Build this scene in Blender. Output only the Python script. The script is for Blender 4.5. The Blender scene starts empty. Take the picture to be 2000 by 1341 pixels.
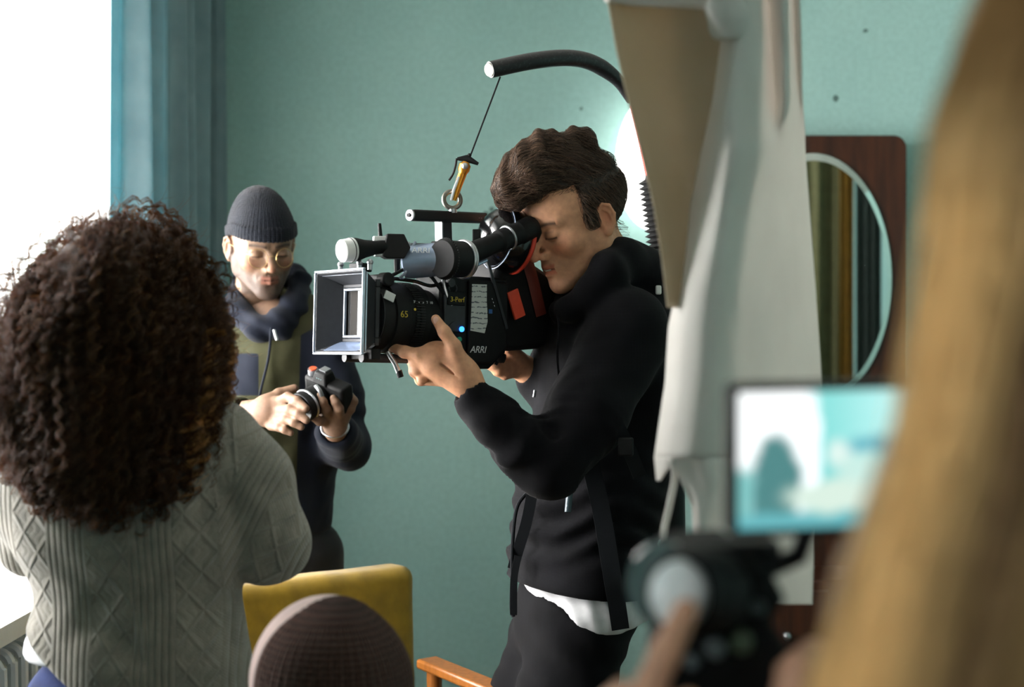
import bpy, bmesh, math, random
import numpy as np
from mathutils import Vector, Matrix

# ------------------------------------------------------------------ camera, sky, lights, exposure
SC = bpy.context.scene
EYE = 1.42                      # height of the lens over the floor
FPX = 2778.0                    # focal length in pixels of the 2000 px wide frame (50 mm on 36 mm)
def W(px, py, Y):               # point seen at (px, py) that stands Y metres into the room
    return np.array([(px-1000.0)/FPX*Y, Y, EYE-(py-670.5)/FPX*Y])

cam_data = bpy.data.cameras.new('camera'); cam = bpy.data.objects.new('camera', cam_data)
SC.collection.objects.link(cam); SC.camera = cam
cam.location = (0, 0, EYE); cam.rotation_euler = (math.radians(90), 0, 0)
cam_data.lens = 50; cam_data.sensor_width = 36; cam_data.clip_start = 0.02
cam_data.dof.use_dof = True; cam_data.dof.focus_distance = 2.72; cam_data.dof.aperture_fstop = 2.8

SC.view_settings.view_transform = 'Standard'; SC.view_settings.look = 'None'
SC.view_settings.gamma = 1; SC.view_settings.use_curve_mapping = False
SC.view_settings.exposure = 0.5

world = bpy.data.worlds.new('overcast_sky'); SC.world = world; world.use_nodes = True
bg = world.node_tree.nodes['Background']
bg.inputs[0].default_value = (0.93, 0.97, 1.0, 1); bg.inputs[1].default_value = 2.5

def area(name, loc, rot, sx, sy, power, col):
    l = bpy.data.lights.new(name, 'AREA'); l.shape = 'RECTANGLE'; l.size = sx; l.size_y = sy
    l.energy = power; l.color = col
    o = bpy.data.objects.new(name, l); SC.collection.objects.link(o)
    o.location = loc; o.rotation_euler = rot
    return o
# daylight outside the window in the left wall
area('window_daylight', (-1.75, 2.90, 1.75), (0, math.radians(-90), 0), 1.6, 2.3, 350, (1.0, 0.98, 0.95))
# added front-left fill, through an unseen second window beside the camera
area('second_window_fill', (-1.75, -0.8, 1.7), (0, math.radians(-90), 0), 1.5, 1.3, 92, (0.9, 0.96, 1.0))

# ------------------------------------------------------------------ objects and tags
def link(o): SC.collection.objects.link(o); return o
def thing(name, label, cat, loc=(0,0,0), group=None):
    o = link(bpy.data.objects.new(name, None)); o.empty_display_size = .05
    o.location = tuple(float(v) for v in loc); o['label'] = label; o['category'] = cat
    if group: o['group'] = group
    return o
def tag(o, label, cat, group=None):
    o['label'] = label; o['category'] = cat
    if group: o['group'] = group
    return o
def attach(o, parent):
    if parent is not None:
        o.parent = parent
        if parent.type == 'EMPTY': o.location = -parent.location
    return o
def mesh_obj(name, V, F, mat, parent=None, smooth=True, angle=None, bevel=0, fix=False):
    """one mesh object from world-space vertices"""
    me = bpy.data.meshes.new(name)
    if isinstance(V, np.ndarray) and isinstance(F, np.ndarray):
        k = F.shape[1]
        me.vertices.add(len(V)); me.vertices.foreach_set('co', V.astype(np.float32).ravel())
        me.loops.add(F.size); me.loops.foreach_set('vertex_index', F.astype(np.int32).ravel())
        me.polygons.add(len(F)); me.polygons.foreach_set('loop_start', np.arange(0, F.size, k, dtype=np.int32))
        me.update(calc_edges=True); me.validate()
    else:
        me.from_pydata([tuple(map(float, v)) for v in V], [], F); me.update()
    if fix:
        bm = bmesh.new(); bm.from_mesh(me); bmesh.ops.recalc_face_normals(bm, faces=bm.faces); bm.to_mesh(me); bm.free()
    if smooth:
        me.shade_smooth()
        if angle: me.set_sharp_from_angle(angle=math.radians(angle))
    mats = mat if isinstance(mat, (list, tuple)) else [mat]
    for m in mats: me.materials.append(m)
    o = link(bpy.data.objects.new(name, me)); attach(o, parent)
    if bevel:
        b = o.modifiers.new('bevel', 'BEVEL'); b.width = bevel; b.segments = 2; b.limit_method = 'ANGLE'
        b.angle_limit = math.radians(40)
    return o

class MB:
    """collects shapes in a local frame; build() links them as ONE mesh"""
    def __init__(s, O=(0,0,0), ax=((1,0,0),(0,1,0),(0,0,1))):
        s.V = []; s.F = []; s.O = np.array(O, float); s.A = np.array(ax, float)
    def w(s, p): return s.O + np.array(p, float) @ s.A
    def add(s, V, F):
        n = len(s.V); s.V += [s.w(v) for v in V]; s.F += [[i+n for i in f] for f in F]; return s
    def box(s, c, h, R=None, taper=1.0):
        V = [];
        for z in (-1,1):
            for y in (-1,1):
                for x in (-1,1):
                    t = taper if z > 0 else 1
                    v = np.array((x*h[0]*t, y*h[1]*t, z*h[2]))
                    if R is not None: v = np.array(R) @ v
                    V.append(v+np.array(c, float))
        return s.add(V, [[0,2,3,1],[4,5,7,6],[0,1,5,4],[2,6,7,3],[0,4,6,2],[1,3,7,5]])
    def lathe(s, a, b, prof, n=32, closed=True):
        """profile [(t along a->b in metres, radius)] revolved on the line a->b"""
        a = np.array(a,float); b = np.array(b,float); d = (b-a)/np.linalg.norm(b-a)
        u = np.cross(d, (0,0,1)) if abs(d[2]) < .9 else np.cross(d, (0,1,0)); u /= np.linalg.norm(u); v = np.cross(d,u)
        V = []; F = []
        for t, r in prof:
            for i in range(n):
                th = 2*math.pi*i/n; V.append(a+d*t+(u*math.cos(th)+v*math.sin(th))*r)
        for j in range(len(prof)-1):
            for i in range(n): k=(i+1)%n; F.append([j*n+i, j*n+k, (j+1)*n+k, (j+1)*n+i])
        if closed: F.append(list(range(n))[::-1]); F.append([(len(prof)-1)*n+i for i in range(n)])
        return s.add(V, F)
    def cyl(s, a, b, r, r2=None, n=28):
        L = float(np.linalg.norm(np.array(b,float)-np.array(a,float)))
        return s.lathe(a, b, [(0, r), (L, r if r2 is None else r2)], n)
    def tube(s, pts, r, n=10, flat=None):
        pts = [np.array(p,float) for p in pts]; N = len(pts); rr = r if hasattr(r,'__len__') else [r]*N
        V = []; F = []; ref = None
        for i,p in enumerate(pts):
            d = pts[min(i+1,N-1)]-pts[max(i-1,0)]; d /= np.linalg.norm(d)+1e-9
            if ref is None: ref = np.cross(d,(0,1,0)) if abs(d[1])<.9 else np.cross(d,(1,0,0))
            u = ref-d*np.dot(ref,d); u /= np.linalg.norm(u)+1e-9; ref = u; v = np.cross(d,u)
            for k in range(n):
                th = 2*math.pi*k/n; V.append(p+u*math.cos(th)*rr[i]+v*math.sin(th)*rr[i]*(flat or 1))
        for j in range(N-1):
            for i in range(n): k=(i+1)%n; F.append([j*n+i, j*n+k, (j+1)*n+k, (j+1)*n+i])
        F.append(list(range(n))[::-1]); F.append([(N-1)*n+i for i in range(n)])
        return s.add(V, F)
    def torus(s, c, nrm, R, r, n=40, m=12, arc=1.0, start=0):
        nrm = np.array(nrm,float); nrm/=np.linalg.norm(nrm)
        u = np.cross(nrm,(0,0,1)) if abs(nrm[2])<.9 else np.cross(nrm,(0,1,0)); u/=np.linalg.norm(u); v=np.cross(nrm,u)
        c = np.array(c,float)
        if arc < 1:
            return s.tube([c+(u*math.cos(t)+v*math.sin(t))*R for t in np.linspace(start, start+2*math.pi*arc, n)], r, m)
        V=[];F=[]
        for i in range(n):
            t=2*math.pi*i/n; e=u*math.cos(t)+v*math.sin(t)
            for j in range(m):
                q=2*math.pi*j/m; V.append(c+e*(R+r*math.cos(q))+nrm*r*math.sin(q))
        for i in range(n):
            for j in range(m):
                F.append([i*m+j, ((i+1)%n)*m+j, ((i+1)%n)*m+(j+1)%m, i*m+(j+1)%m])
        return s.add(V,F)
    def ball(s, c, r, n=16, sc=(1,1,1)):
        V=[];F=[]; c=np.array(c,float)
        for i in range(n+1):
            ph=math.pi*i/n
            for j in range(2*n):
                th=math.pi*j/n; V.append(c+np.array((math.sin(ph)*math.cos(th)*sc[0],math.sin(ph)*math.sin(th)*sc[1],math.cos(ph)*sc[2]))*r)
        for i in range(n):
            for j in range(2*n):
                k=(j+1)%(2*n); F.append([i*2*n+j,(i+1)*2*n+j,(i+1)*2*n+k,i*2*n+k])
        return s.add(V,F)
    def prism(s, poly, y0, y1):
        """polygon of (x, z) pushed from y0 to y1"""
        n=len(poly); V=[(x,y0,z) for x,z in poly]+[(x,y1,z) for x,z in poly]
        F=[list(range(n)),[n+i for i in range(n)][::-1]]+[[i,(i+1)%n,n+(i+1)%n,n+i] for i in range(n)]
        return s.add(V,F)
    def build(s, name, mat, parent=None, bevel=0, angle=38, smooth=True):
        return mesh_obj(name, s.V, s.F, mat, parent, smooth=smooth, angle=angle, bevel=bevel, fix=True)

def text_mesh(name, body, size, O, ax, mat, parent, ext=.0003, spacing=1.0, shear=0):
    """flat lettering laid on a surface: ax rows = reading direction, up, outward"""
    c = bpy.data.curves.new(name, 'FONT'); c.body = body; c.size = size; c.extrude = ext
    c.align_x = 'CENTER'; c.align_y = 'CENTER'; c.space_character = spacing; c.shear = shear
    t = link(bpy.data.objects.new('tmp', c)); dg = bpy.context.evaluated_depsgraph_get(); dg.update()
    me = bpy.data.meshes.new_from_object(t.evaluated_get(dg)); bpy.data.objects.remove(t); bpy.data.curves.remove(c)
    A = np.array(ax,float); Ov = np.array(O,float)
    n=len(me.vertices); co=np.zeros(n*3); me.vertices.foreach_get('co',co); co=co.reshape(-1,3)@A+Ov
    me.vertices.foreach_set('co',co.ravel()); me.update(); me.name=name
    me.materials.clear(); me.materials.append(mat)
    o=link(bpy.data.objects.new(name,me)); return attach(o,parent)

def smooth_path(pts, n=8):
    """Catmull-Rom through the points"""
    P=[np.array(p,float) for p in pts]; P=[2*P[0]-P[1]]+P+[2*P[-1]-P[-2]]; out=[]
    for i in range(1,len(P)-2):
        for t in np.linspace(0,1,n,endpoint=False):
            a,b,c,d=P[i-1],P[i],P[i+1],P[i+2]
            out.append(.5*((2*b)+(-a+c)*t+(2*a-5*b+4*c-d)*t*t+(-a+3*b-3*c+d)*t**3))
    out.append(P[-2]); return out

# ------------------------------------------------------------------ distance fields -> one smooth skin
def rc(P,a,b,r1,r2):
    a=np.asarray(a,np.float32);b=np.asarray(b,np.float32);ba=b-a;pa=P-a
    h=np.clip(pa@ba/max(float(ba@ba),1e-9),0,1); return np.linalg.norm(pa-h[:,None]*ba,axis=1)-(r1+(r2-r1)*h)
def ell(P,c,r,R=None):
    q=P-np.asarray(c,np.float32)
    if R is not None: q=q@np.asarray(R,np.float32)      # columns of R are the ellipsoid's axes
    r=np.asarray(r,np.float32); q=q/r; k0=np.linalg.norm(q,axis=1); k1=np.linalg.norm(q/r,axis=1)
    return k0*(k0-1)/np.maximum(k1,1e-6)
def rbox(P,c,h,rad,R=None):
    q=P-np.asarray(c,np.float32)
    if R is not None: q=q@np.asarray(R,np.float32)
    d=np.abs(q)-(np.asarray(h,np.float32)-rad)
    return np.linalg.norm(np.maximum(d,0),axis=1)+np.minimum(d.max(axis=1),0)-rad
def smin(a,b,k):
    h=np.clip(.5+.5*(b-a)/k,0,1); return b+(a-b)*h-k*h*(1-h)
def smax(a,b,k): return -smin(-a,-b,k)
def chain(P,pts,rad,k=.01):
    d=None
    for i in range(len(pts)-1):
        e=rc(P,pts[i],pts[i+1],rad[i],rad[i+1]); d=e if d is None else smin(d,e,k)
    return d
def rotz(a): c,s=math.cos(a),math.sin(a); return np.array([[c,-s,0],[s,c,0],[0,0,1]])
def wob(P, f, seed, amp=1.0):
    """smooth pseudo noise in -1..1"""
    rs=np.random.RandomState(seed); out=np.zeros(len(P),np.float32)
    for i in range(5):
        d=rs.randn(3); d/=np.linalg.norm(d); out+=np.sin((P@d.astype(np.float32))*f*(0.7+.7*rs.rand())+rs.rand()*6.28+1.3*np.sin(P@rs.randn(3).astype(np.float32)*f*.4))
    return out*.28*amp
def isosurface(fn, lo, hi, h):
    lo=np.array(lo,float);hi=np.array(hi,float); B=8
    nb=np.ceil((hi-lo)/(h*B)).astype(int); n=nb*B+1
    ctr=[lo[i]+(np.arange(nb[i])+.5)*B*h for i in range(3)]
    G=np.stack(np.meshgrid(*ctr,indexing='ij'),-1).reshape(-1,3).astype(np.float32)
    D=fn(G).reshape(nb); near=np.argwhere(np.abs(D)<h*B*1.9)
    F=np.repeat(np.repeat(np.repeat(D,B,0),B,1),B,2); F=np.pad(F,((0,1),)*3,mode='edge').astype(np.float32)
    k=np.arange(B+1); K=np.stack(np.meshgrid(k,k,k,indexing='ij'),-1).reshape(-1,3)
    for s in range(0,len(near),600):
        nn=near[s:s+600]; idx=(nn[:,None,:]*B+K[None]).reshape(-1,3)
        vals=fn((lo+idx*h).astype(np.float32)); F[idx[:,0],idx[:,1],idx[:,2]]=vals
    n=F.shape; cn=tuple(x-1 for x in n); S=F<0
    P=[];C=[];quads=[]
    def cid(i,j,k): return (i*cn[1]+j)*cn[2]+k
    for ax in range(3):
        sl0=[slice(None)]*3; sl1=[slice(None)]*3; sl0[ax]=slice(0,-1); sl1[ax]=slice(1,None)
        a=S[tuple(sl0)]; b=S[tuple(sl1)]; e=np.argwhere(a!=b)
        fa=F[tuple(sl0)][e[:,0],e[:,1],e[:,2]]; fb=F[tuple(sl1)][e[:,0],e[:,1],e[:,2]]
        p=e.astype(float); p[:,ax]+=fa/(fa-fb)
        o1,o2=(ax+1)%3,(ax+2)%3; cells=[]
        ok=(e[:,o1]>0)&(e[:,o1]<n[o1]-1)&(e[:,o2]>0)&(e[:,o2]<n[o2]-1)
        e=e[ok];p=p[ok];ins=fa[ok]<0
        for d1,d2 in ((-1,-1),(0,-1),(0,0),(-1,0)):
            c=e.copy(); c[:,o1]+=d1; c[:,o2]+=d2; ci=cid(c[:,0],c[:,1],c[:,2]); cells.append(ci); P.append(p);C.append(ci)
        q=np.stack(cells,1); q[~ins]=q[~ins][:,::-1]; quads.append(q)
    P=np.concatenate(P);C=np.concatenate(C);Q=np.concatenate(quads)
    u,inv=np.unique(C,return_inverse=True); cnt=np.bincount(inv).astype(float)
    V=np.stack([np.bincount(inv,weights=P[:,i])/cnt for i in range(3)],1)
    Q=np.searchsorted(u,Q); return lo+V*h, Q
def skin(name, fn, lo, hi, h, mat, parent, colfn=None, M=None, matfn=None):
    V,Q=isosurface(fn,lo,hi,h); Lc=V.copy()
    if M is not None: V=V@M[0]+M[1]
    o=mesh_obj(name,V,Q,mat,parent)
    if colfn is not None: set_col(o,colfn(Lc))
    if matfn is not None:
        c=V[Q].mean(axis=1); o.data.polygons.foreach_set('material_index',matfn(c).astype(np.int32))
    return o
def set_col(o,col):
    a=o.data.color_attributes.new('tint','FLOAT_COLOR','POINT'); c=np.ones((len(col),4),np.float32); c[:,:3]=col
    a.data.foreach_set('color',c.ravel())
def merge(o, others):
    """joins other meshes into o without operators"""
    bm=bmesh.new(); bm.from_mesh(o.data)
    for x in others: bm.from_mesh(x.data)
    sm=o.data.materials[:]; bm.to_mesh(o.data); bm.free(); o.data.shade_smooth()
    for x in others: bpy.data.objects.remove(x)
    return o
def grad(fn,P,e=.0015):
    g=np.stack([fn(P+np.array(d,np.float32)*e)-fn(P-np.array(d,np.float32)*e) for d in ((1,0,0),(0,1,0),(0,0,1))],1)
    return g/(np.linalg.norm(g,axis=1,keepdims=True)+1e-9)
def strands_mesh(name, S, r, mat, parent, col=None, sides=3):
    """S: (strands, points, 3) -> thin tapering tubes in one mesh"""
    n,m,_=S.shape; T=np.gradient(S,axis=1); T/=np.linalg.norm(T,axis=2,keepdims=True)+1e-9
    ref=np.array([.3,-.9,.2]); U=np.cross(T,ref); U/=np.linalg.norm(U,axis=2,keepdims=True)+1e-9; Vv=np.cross(T,U)
    tp=np.interp(np.linspace(0,1,m),[0,.1,.7,1],[.7,1,.8,.15])[None,:,None]*np.broadcast_to(np.asarray(r).reshape(-1,1,1),(n,1,1))
    ring=[S+(U*math.cos(2*math.pi*k/sides)+Vv*math.sin(2*math.pi*k/sides))*tp for k in range(sides)]
    V=np.stack(ring,2).reshape(-1,3); i=np.arange(n)[:,None,None]; j=np.arange(m-1)[None,:,None]; k=np.arange(sides)[None,None,:]
    b=(i*m+j)*sides; k2=(k+1)%sides
    Q=np.stack([b+k,b+k2,b+sides+k2,b+sides+k],-1).reshape(-1,4)
    o=mesh_obj(name,V,Q,mat,parent)
    if col is not None: set_col(o,np.repeat(col,m*sides,axis=0) if col.ndim==2 else np.repeat(col.reshape(-1,3),sides,axis=0))
    return o

# ------------------------------------------------------------------ materials
def s2l(c): return tuple(((x/255/12.92) if x/255<=.04045 else ((x/255+.055)/1.055)**2.4) for x in c)
class N:
    def __init__(s,name):
        s.m=bpy.data.materials.new(name); s.m.use_nodes=True; s.t=s.m.node_tree; s.n=s.t.nodes; s.l=s.t.links
        s.b=s.n['Principled BSDF']; s.out=s.n['Material Output']
    def new(s,t,**kw):
        x=s.n.new(t)
        for k,v in kw.items(): setattr(x,k,v)
        return x
    def math(s,op,a,b=None,c=None):
        x=s.n.new('ShaderNodeMath'); x.operation=op
        for i,v in enumerate((a,b,c)):
            if v is None: continue
            if isinstance(v,(int,float)): x.inputs[i].default_value=v
            else: s.l.new(v,x.inputs[i])
        return x.outputs[0]
    def co(s,kind='Object'): return s.new('ShaderNodeTexCoord').outputs[kind]
    def xyz(s,kind='Object'):
        x=s.new('ShaderNodeSeparateXYZ'); s.l.new(s.co(kind),x.inputs[0]); return x.outputs
    def noise(s,scale,detail=4,vec=None,rough=.5):
        x=s.new('ShaderNodeTexNoise'); x.inputs['Scale'].default_value=scale; x.inputs['Detail'].default_value=detail
        x.inputs['Roughness'].default_value=rough
        s.l.new(vec if vec is not None else s.co(),x.inputs['Vector']); return x.outputs[0]
    def ramp(s,fac,stops):
        x=s.new('ShaderNodeValToRGB'); e=x.color_ramp.elements
        while len(e)<len(stops): e.new(.5)
        for i,(p,c) in enumerate(stops): e[i].position=p; e[i].color=(*c[:3],1)
        s.l.new(fac,x.inputs[0]); return x.outputs[0]
    def mix(s,fac,a,b,mode='MIX'):
        x=s.new('ShaderNodeMix',data_type='RGBA',blend_type=mode)
        for i,v in ((0,fac),(6,a),(7,b)):
            if isinstance(v,(int,float)): x.inputs[i].default_value=v
            elif isinstance(v,tuple): x.inputs[i].default_value=(*v[:3],1)
            else: s.l.new(v,x.inputs[i])
        return x.outputs[2]
    def bump(s,h,strength,dist=.002):
        x=s.new('ShaderNodeBump'); x.inputs['Strength'].default_value=strength; x.inputs['Distance'].default_value=dist
        s.l.new(h,x.inputs['Height']); s.l.new(x.outputs[0],s.b.inputs['Normal']); return x
    def set(s,k,v):
        i=s.b.inputs[k]
        if hasattr(v,'is_linked') or hasattr(v,'links'): s.l.new(v,i)
        else: i.default_value=(*v,1) if isinstance(v,tuple) and len(v)==3 and k!='Subsurface Radius' else v
        return s
def plain(name,rgb,rough=.5,metal=0,var=.12,nscale=60,bump=0,sheen=0,coat=0,spec=.5):
    n=N(name); c=s2l(rgb); d=tuple(x*(1-var) for x in c); e=tuple(min(1,x*(1+var)) for x in c)
    nz=n.noise(nscale,3); n.set('Base Color',n.ramp(nz,[(.3,d),(.7,e)])); n.set('Roughness',rough); n.set('Metallic',metal)
    n.set('Specular IOR Level',spec)
    if bump: n.bump(n.noise(nscale*3,3),bump)
    if sheen: n.set('Sheen Weight',sheen); n.set('Sheen Roughness',.5)
    if coat: n.set('Coat Weight',coat)
    return n.m
def cloth_mat(name,rgb,weave=900,bump=.3,sheen=.15,trans=0,var=.12):
    weave*=5; n=N(name); c=s2l(rgb); x=n.xyz()
    nz=n.noise(25,4); n.set('Base Color',n.ramp(nz,[(.3,tuple(v*(1-var) for v in c)),(.7,tuple(min(1,v*(1+var)) for v in c))]))
    wv=n.math('ADD',n.math('SINE',n.math('MULTIPLY',x[0],weave)),n.math('SINE',n.math('MULTIPLY',x[2],weave)))
    n.bump(n.math('ADD',n.math('MULTIPLY',wv,.3),n.noise(300,2)),bump,.001)
    n.set('Roughness',.9); n.set('Sheen Weight',sheen); n.set('Specular IOR Level',.15)
    if trans:
        t=n.new('ShaderNodeBsdfTranslucent'); t.inputs[0].default_value=(*c,1)
        mx=n.new('ShaderNodeMixShader'); mx.inputs[0].default_value=trans
        n.l.new(n.b.outputs[0],mx.inputs[1]); n.l.new(t.outputs[0],mx.inputs[2]); n.l.new(mx.outputs[0],n.out.inputs[0])
    return n.m
def emis(name,rgb,strength):
    n=N(name); n.set('Emission Color',s2l(rgb)); n.set('Emission Strength',strength); n.set('Base Color',s2l(rgb)); return n.m
def hair_mat(name,dark,light,trans=.3,rough=.45,tcol=None):
    """each strand its own shade through the tint attribute (0..1 in red)"""
    n=N(name); a=n.new('ShaderNodeAttribute',attribute_name='tint'); sp=n.new('ShaderNodeSeparateColor'); n.l.new(a.outputs['Color'],sp.inputs[0])
    col=n.ramp(sp.outputs[0],[(0,s2l(dark)),(1,s2l(light))]); n.set('Base Color',col); n.set('Roughness',rough); n.set('Specular IOR Level',.35)
    t=n.new('ShaderNodeBsdfTranslucent')
    if tcol: t.inputs[0].default_value=(*s2l(tcol),1)
    else: n.l.new(col,t.inputs[0])
    mx=n.new('ShaderNodeMixShader'); mx.inputs[0].default_value=trans
    n.l.new(n.b.outputs[0],mx.inputs[1]); n.l.new(t.outputs[0],mx.inputs[2]); n.l.new(mx.outputs[0],n.out.inputs[0])
    return n.m
def skin_mat():
    n=N('skin'); a=n.new('ShaderNodeAttribute',attribute_name='tint')
    nz=n.noise(90,5); v=n.ramp(nz,[(.3,(.86,.84,.84)),(.7,(1.1,1.1,1.1))])
    n.set('Base Color',n.mix(1.0,a.outputs['Color'],v,'MULTIPLY')); n.set('Roughness',.55); n.set('Specular IOR Level',.3)
    n.set('Subsurface Weight',.12); n.set('Subsurface Radius',(.012,.004,.002)); n.set('Subsurface Scale',.5)
    n.bump(n.noise(500,3),.15,.0008); return n.m
SKIN=skin_mat()
BLACK=plain('black_plastic',(15,16,17),.62,0,.2,80,spec=.22)
BLACKG=plain('glossy_black',(14,14,16),.18,0,.1,40,coat=.5)
METALB=plain('black_anodised',(20,21,23),.5,.2,.15,60,spec=.3)
METAL=plain('brushed_metal',(175,178,182),.3,.9,.1,120)
WHITEP=plain('white_plastic',(225,226,224),.4,0,.03,60)
RUBBER=plain('rubber',(16,16,17),.7,0,.2,60)
print('core ok')
# ================================================================== THE ROOM
XL,XR,YB,YF,ZC=-1.2,2.6,4.6,-2.6,2.75
WY0,WY1,WZ0,WZ1=2.08,3.75,0.86,2.5          # window opening in the left wall
def struct(o): o['kind']='structure'; return o
def teal_wall():
    n=N('teal_plaster'); base=n.noise(1.6,4); fine=n.noise(60,6)
    c=n.ramp(base,[(.3,s2l((156,194,188))),(.7,s2l((170,207,200)))])
    c=n.mix(.5,c,n.ramp(fine,[(.35,(.82,.83,.83)),(.65,(1,1,1))]),'MULTIPLY')
    # small chips in the plaster with a shape of their own
    x=n.xyz(); tot=None
    for px,py,r in ((1135,212,.006),(1632,192,.010),(960,408,.008),(949,417,.009),(985,440,.006),(1690,60,.008)):
        p=W(px,py,YB); d=n.math('ADD',n.math('POWER',n.math('SUBTRACT',x[0],float(p[0])),2),n.math('POWER',n.math('SUBTRACT',x[2],float(p[2])),2))
        d=n.math('SQRT',d); k=n.math('LESS_THAN',n.math('ADD',d,n.math('MULTIPLY',n.math('SUBTRACT',n.noise(150,2),.5),r*1.5)),r)
        tot=k if tot is None else n.math('MAXIMUM',tot,k)
    c=n.mix(tot,c,s2l((96,122,116)))
    n.set('Base Color',c); n.set('Roughness',.62); n.set('Specular IOR Level',.35)
    h=n.math('ADD',n.math('MULTIPLY',n.noise(28,5),.6),n.math('MULTIPLY',n.noise(160,4),.35)); h=n.math('SUBTRACT',h,n.math('MULTIPLY',tot,.8))
    n.bump(h,.35,.004); return n.m
WALL=teal_wall()
PLASTER=plain('white_plaster',(196,198,192),.8,0,.04,20,bump=.1)
def wood(name,rgb,dark,scale=1.0,rough=.4):
    n=N(name); x=n.new('ShaderNodeMapping'); n.l.new(n.co(),x.inputs[0]); x.inputs['Scale'].default_value=(14*scale,14*scale,1.2*scale)
    g=n.noise(3,6,x.outputs[0],.6); n.set('Base Color',n.ramp(g,[(.3,s2l(dark)),(.7,s2l(rgb))])); n.set('Roughness',rough); n.bump(g,.12,.001); return n.m
def wood_floor():
    n=N('floor_boards'); b=n.new('ShaderNodeTexBrick'); b.inputs['Scale'].default_value=1.0; b.inputs['Brick Width'].default_value=1.6; b.inputs['Row Height'].default_value=.12
    b.inputs['Mortar Size'].default_value=.003; b.inputs['Color1'].default_value=(*s2l((120,86,56)),1); b.inputs['Color2'].default_value=(*s2l((98,68,44)),1); b.inputs['Mortar'].default_value=(.02,.013,.01,1)
    n.l.new(n.co(),b.inputs[0]); n.set('Base Color',n.mix(.5,b.outputs[0],n.ramp(n.noise(9,5),[(.3,(.6,.6,.6)),(.7,(1,1,1))]),'MULTIPLY')); n.set('Roughness',.45); return n.m
def slab(name,lo,hi,mat,parent=None):
    lo=np.array(lo,float);hi=np.array(hi,float); m=MB(); m.box((lo+hi)/2,(hi-lo)/2); return m.build(name,mat,parent,smooth=False)
struct(slab('floor',(XL-.25,YF-.2,-.1),(XR+.2,YB+.2,0),wood_floor()))
struct(slab('ceiling',(XL-.25,YF-.2,ZC),(XR+.2,YB+.2,ZC+.1),PLASTER))
struct(slab('wall_back',(XL-.25,YB,0),(XR+.2,YB+.2,ZC),WALL))
struct(slab('wall_right',(XR,YF,0),(XR+.2,YB,ZC),WALL))
m=MB(); T=.22; VY0,VY1,VZ0,VZ1=-1.5,-.1,.9,2.5
for lo,hi in (((XL-T,YF,0),(XL,VY0,ZC)),((XL-T,VY1,0),(XL,WY0,ZC)),((XL-T,VY0,0),(XL,VY1,VZ0)),((XL-T,VY0,VZ1),(XL,VY1,ZC)),((XL-T,WY1,0),(XL,YB,ZC)),((XL-T,WY0,0),(XL,WY1,WZ0)),((XL-T,WY0,WZ1),(XL,WY1,ZC))):
    lo=np.array(lo);hi=np.array(hi); m.box((lo+hi)/2,(hi-lo)/2)
struct(m.build('wall_left',WALL,smooth=False))
struct(slab('wall_front',(XL-.25,YF-.2,0),(XR+.2,YF,ZC),WALL))
struct(slab('baseboard_back',(XL,YB-.018,0),(XR,YB,.11),PLASTER))
# window in the left wall: frame, mullion, panes, sill
WF=plain('window_paint',(232,232,228),.4,0,.03,40)
def glass():
    n=N('window_glass'); t=n.new('ShaderNodeBsdfTransparent'); g=n.new('ShaderNodeBsdfGlossy'); g.inputs['Roughness'].default_value=.02
    f=n.new('ShaderNodeFresnel'); f.inputs[0].default_value=1.45; mx=n.new('ShaderNodeMixShader')
    n.l.new(f.outputs[0],mx.inputs[0]); n.l.new(t.outputs[0],mx.inputs[1]); n.l.new(g.outputs[0],mx.inputs[2]); n.l.new(mx.outputs[0],n.out.inputs[0]); return n.m
GL=glass()
def window(name,axis,c0,c1,z0,z1,pos):
    """axis 'x': window in a wall across x (left wall); 'y': across y"""
    def bx(m,a0,a1,b0,b1,t=.035):
        if axis=='x': m.box((pos,(a0+a1)/2,(b0+b1)/2),(t,(a1-a0)/2,(b1-b0)/2))
        else: m.box(((a0+a1)/2,pos,(b0+b1)/2),((a1-a0)/2,t,(b1-b0)/2))
    m=MB(); w=.055; mid=(c0+c1)/2
    bx(m,c0,c0+w,z0,z1); bx(m,c1-w,c1,z0,z1); bx(m,c0+w,c1-w,z0,z0+w); bx(m,c0+w,c1-w,z1-w,z1); bx(m,mid-.04,mid+.04,z0+w,z1-w); bx(m,c0+w,mid-.04,2.05,2.1,.03); bx(m,mid+.04,c1-w,2.05,2.1,.03)
    f=struct(m.build(name,WF,bevel=.004))
    for a0,a1 in ((c0+w,mid-.04),(mid+.04,c1-w)):
        g=MB(); bx(g,a0,a1,z0+w,z1-w,.003); p=g.build('pane',GL,f,smooth=False)
    return f
window('window_1','x',WY0,WY1,WZ0,WZ1,XL-.15)
window('fill_window','x',VY0,VY1,VZ0,VZ1,XL-.15)  # unseen window, added for the front-left fill
struct(slab('trim_1',(XL-.12,WY0-.02,.815),(-1.015,WY1+.06,.855),WF))     # window sill
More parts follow.
